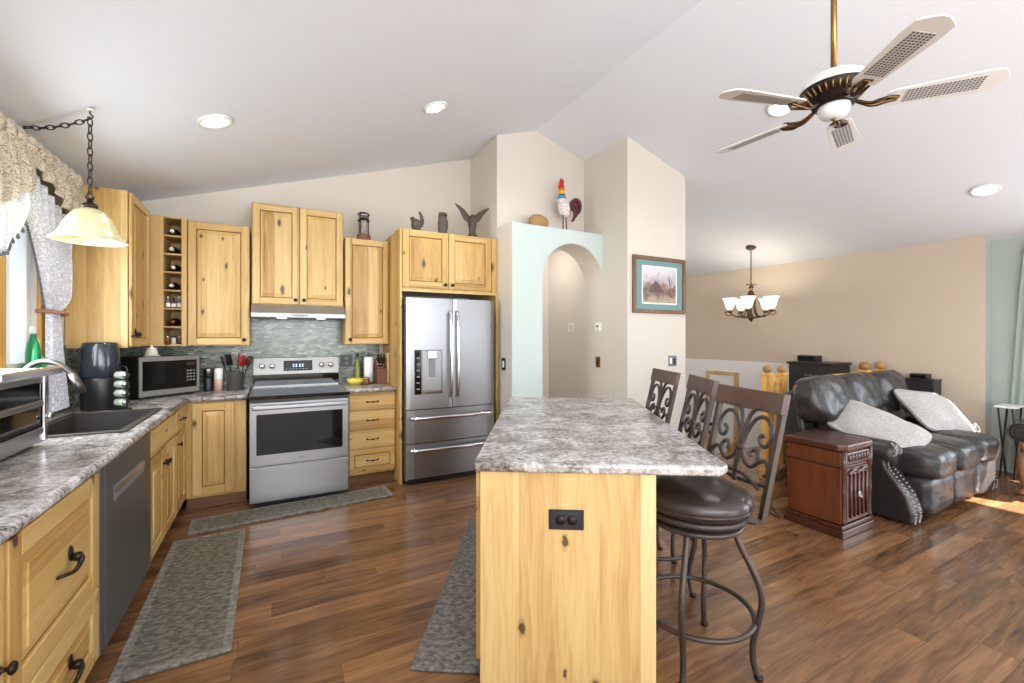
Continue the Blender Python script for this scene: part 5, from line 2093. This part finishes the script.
antique_pine = wood('brown_pine_ball', True, c(190, 150, 92), c(160, 120, 66), c(120, 84, 44), 0)  # darker brown pine for the ball caps
newel(t, 0.0, 0.0, 1.115)
newel(t, 0.24, 0.0, 1.105)
for x_ in (0.08, 0.16):
    b = MB()
    b.lathe([(0.018, 0.03), (0.02, 0.2), (0.014, 0.25), (0.02, 0.5), (0.014, 0.75), (0.02, 0.80), (0.02, 0.93)], pine_v, (x_, 0, 0), 12)
    b.build('baluster', t)
b = MB()
b.box(0.0, 0.24, -0.022, 0.022, 0.93, 0.975, pine_v, 0.008, seg=2)
b.build('rail', t)
b = MB()
b.box(-0.05, 0.29, -0.05, 0.05, 0.0, 0.10, pine_v, 0.005)
b.build('base_rail', t)
t = thing('stair_railing', 'golden pine railing with two larger ball caps in front of the black chest', 'railing', (6.03, 2.56, 0))
newel(t, 0.0, 0.0, 1.09, 0, 0.045, 0.056)
newel(t, 0.39, 0.0, 1.085, 0, 0.045, 0.056)
b = MB()
b.box(-0.68, 0.43, -0.025, 0.025, 0.945, 0.99, pine_v, 0.008, seg=2)
b.build('rail', t)
for x_ in (-0.4, -0.28, -0.14, 0.12, 0.25):
    b = MB()
    b.lathe([(0.018, 0.0), (0.02, 0.2), (0.014, 0.25), (0.02, 0.5), (0.014, 0.75), (0.02, 0.80), (0.02, 0.90)], pine_v, (x_, 0, 0), 12)
    b.build('baluster', t)
t = thing('newel_post', 'short golden pine newel post rising from the stairwell behind the stools', 'post', (5.05, 3.56, 0))
b = MB()
b.box(-0.045, 0.045, -0.045, 0.045, -1.3, -0.02, pine_v, 0.006)
b.build('shaft', t)
b = MB()
b.lathe([(0.05, -0.02), (0.055, 0.0), (0.03, 0.02), (0.045, 0.05), (0.05, 0.075), (0.035, 0.105), (0, 0.115)], pine_v, seg=18)
b.build('ball_cap', t)

# black chest behind the sofa with a small box on it
t = thing('black_chest', 'black painted chest with a drawer against the tan wall behind the sofa', 'chest', (6.0, 3.42, 0), R(-90))
# local x runs towards the camera, -y looks into the room
b = MB()
b.box(0.02, 0.53, 0.0, 0.44, 0.04, 1.04, black_w, 0.004)
b.build('body', t)
b = MB()
b.box(0.0, 0.55, -0.02, 0.45, 1.04, 1.072, black_w, 0.008, seg=2)
b.build('top', t)
for q0, q1 in ((0.82, 1.02), (0.45, 0.80), (0.08, 0.43)):
    b = MB()
    b.box(0.04, 0.51, -0.016, 0.0, q0, q1, black_w, 0.005)
    b.box(0.08, 0.47, -0.020, -0.014, q0 + 0.04, q1 - 0.04, black_w, 0.004)
    dr_ = b.build('drawer', t)
    b = MB()
    zc_ = (q0 + q1) / 2
    b.tube(spline([(0.235, -0.02, zc_), (0.24, -0.038, zc_ - 0.008), (0.275, -0.04, zc_ - 0.012), (0.31, -0.038, zc_ - 0.008), (0.315, -0.02, zc_)], 4), 0.006, nail_mat, 6)
    b.build('handle', dr_)
for x_ in (0.03, 0.46):
    b = MB()
    b.box(x_, x_ + 0.06, 0.03, 0.40, 0.0, 0.04, black_w)
    b.build('foot', t)
t = thing('electronics_box', 'small flat black box standing on the black chest', 'box', (6.12, 3.36, 1.0725), R(-90))
b = MB()
b.box(0.0, 0.23, 0.0, 0.16, 0.006, 0.08, black_pl, 0.008, seg=2)
b.box(0.01, 0.22, 0.01, 0.15, 0.0, 0.006, black_pl)
b.build('case', t)
b = MB()
b.box(0.02, 0.21, -0.002, 0.001, 0.02, 0.06, black_glass)
b.build('front_panel', t)

t = thing('black_side_cabinet', 'black cabinet against the tan wall at the right end of the sofa', 'cabinet', (6.295, 2.035, 0))
b = MB()
b.box(0.012, 0.205, 0.0, 0.30, 0.03, 0.912, black_w, 0.004)
b.box(0.03, 0.19, 0.02, 0.25, 0.0, 0.03, black_w)
b.build('body', t)
b = MB()
b.box(0.0, 0.21, -0.006, 0.306, 0.912, 0.928, black_w, 0.004)
b.build('top', t)
b = MB()
b.box(0.002, 0.012, 0.015, 0.285, 0.05, 0.90, black_w2, 0.003)
b.build('door', t)
t = thing('router', 'small black router on top of the black cabinet by the tan wall', 'router', (6.33, 2.10, 0.9285))
b = MB()
b.box(0.0, 0.12, 0.0, 0.16, 0.004, 0.055, black_pl, 0.010, seg=2)
b.box(0.01, 0.11, 0.01, 0.15, 0.0, 0.004, black_pl)
b.build('case', t)
b = MB()
b.box(-0.0015, 0.0, 0.02, 0.14, 0.015, 0.036, black_glass)
b.build('front_panel', t)

# sage curtain at the patio opening
t = thing('window_curtain', 'sage green curtain hanging at the right edge beside the patio door', 'curtain', (XS - 0.07, 0, 0))
b = MB()


def sage_pt(u, v):
    y = 0.95 + u * (0.49 + 0.13 * v ** 0.8)
    z = 2.30 - 2.26 * v
    return Vector((0.028 * math.sin(u * 34) * (0.5 + 0.5 * v), y, z))


b.grid(sage_pt, 60, 24, curtain_fab)
b.build('curtain_panel', t)
b = MB()
b.cyl((0, -1.9, 2.32), (0, 1.43, 2.32), 0.012, bronze_dk, 10)
b.cyl((0, 1.40, 2.32), (0.065, 1.40, 2.32), 0.008, bronze_dk, 8)
b.build('rod', t)

# carved armchair cut off by the right edge
t = thing('carved_armchair', 'carved wood armchair with dark scrolled arm cut off at the right edge', 'armchair', (5.83, 0.62, 0))
b = MB()
b.puff((0.36, 0.33, 0.43), (0.62, 0.62, 0.14), leather, 5, 8)
b.build('seat', t)
b = MB()
b.box(0.02, 0.70, 0.03, 0.67, 0.30, 0.37, carved_w, 0.012, seg=2)
b.build('seat_rail', t)
for (lx, ly, sx, sy) in ((0.0, 0.66, -1, 1), (0.70, 0.66, 1, 1), (0.0, 0.05, -1, -1), (0.70, 0.05, 1, -1)):
    b = MB()
    p = spline([(lx + 0.03 * -sx, ly, 0.34), (lx + 0.02 * sx * 0, ly + 0.012 * sy, 0.27), (lx - 0.005 * sx, ly + 0.01 * sy, 0.16), (lx - 0.015 * sx, ly, 0.08), (lx, ly + 0.01 * sy, 0.03), (lx + 0.02 * sx, ly + 0.02 * sy, 0.014)], 5)
    n = len(p)
    b.tube(p, [0.042 - 0.026 * min(1, 1.3 * i / (n - 1)) + (0.008 if i > n - 6 else 0) for i in range(n)], carved_w, 10)
    b.puff((lx + 0.015 * sx, ly + 0.015 * sy, 0.014), (0.06, 0.06, 0.028), carved_w, 2.4, 4)
    b.build('leg', t)
for ly in (0.68, 0.02):
    b = MB()
    Ma = Matrix.Translation((0.06, ly, 0.535)) @ Matrix.Rotation(R(0), 4, 'Z')
    sp = [(0.085 * math.cos(a) * (1 - 0.11 * a), 0, 0.085 * math.sin(a) * (1 - 0.11 * a)) for a in [0.35 * i for i in range(20)]]
    b.tube([(0.62, ly, 0.60), (0.40, ly, 0.61), (0.20, ly, 0.62)] + [(0.06 + p[0] * -0.2 + 0.02, ly, 0.62) for p in sp[:1]], [0.035, 0.038, 0.04, 0.04], leather, 10)
    M = Matrix.Translation((0.06, ly, 0.545)) @ Matrix.Rotation(R(90), 4, 'Y')
    b.lathe([(0.0, -0.05), (0.072, -0.05), (0.085, -0.04), (0.085, 0.06), (0, 0.07)], leather, seg=24, M=M)
    ar = b.build('arm', t)
    b = MB()
    for r_ in (0.078, 0.055, 0.032):
        b.tube([(0.008, ly + r_ * math.cos(a), 0.545 + r_ * math.sin(a)) for a in [2 * PI * i / 24 for i in range(24)]], 0.008, black_w, 6, closed=True)
    for i in range(8):
        a = 2 * PI * i / 8
        b.puff((0.006, ly + 0.043 * math.cos(a), 0.545 + 0.043 * math.sin(a)), (0.012, 0.018, 0.018), black_w, 2, 2)
    b.build('rosette', ar, 'carved rosette')
    b = MB()
    b.cyl((0.08, ly, 0.36), (0.08, ly, 0.47), 0.022, carved_w, 10)
    b.build('arm_post', t)
b = MB()
b.box(0.64, 0.72, 0.03, 0.67, 0.36, 1.05, leather, 0.03, seg=3)
b.build('backrest', t)

t = thing('folding_tray', 'pale folding tray table beyond the carved armchair', 'tray', (6.26, 1.425, 0))
b = MB()
b.box(0.0, 0.28, 0.0, 0.15, 0.70, 0.718, wh_enamel, 0.004)
b.build('tray_top', t)
for yy in (0.02, 0.115):
    b = MB()
    b.cyl((0.03, yy, 0.008), (0.25, yy, 0.70), 0.008, black_pl, 8)
    b.cyl((0.25, yy + 0.012, 0.008), (0.03, yy + 0.012, 0.70), 0.008, black_pl, 8)
    b.build('leg', t)
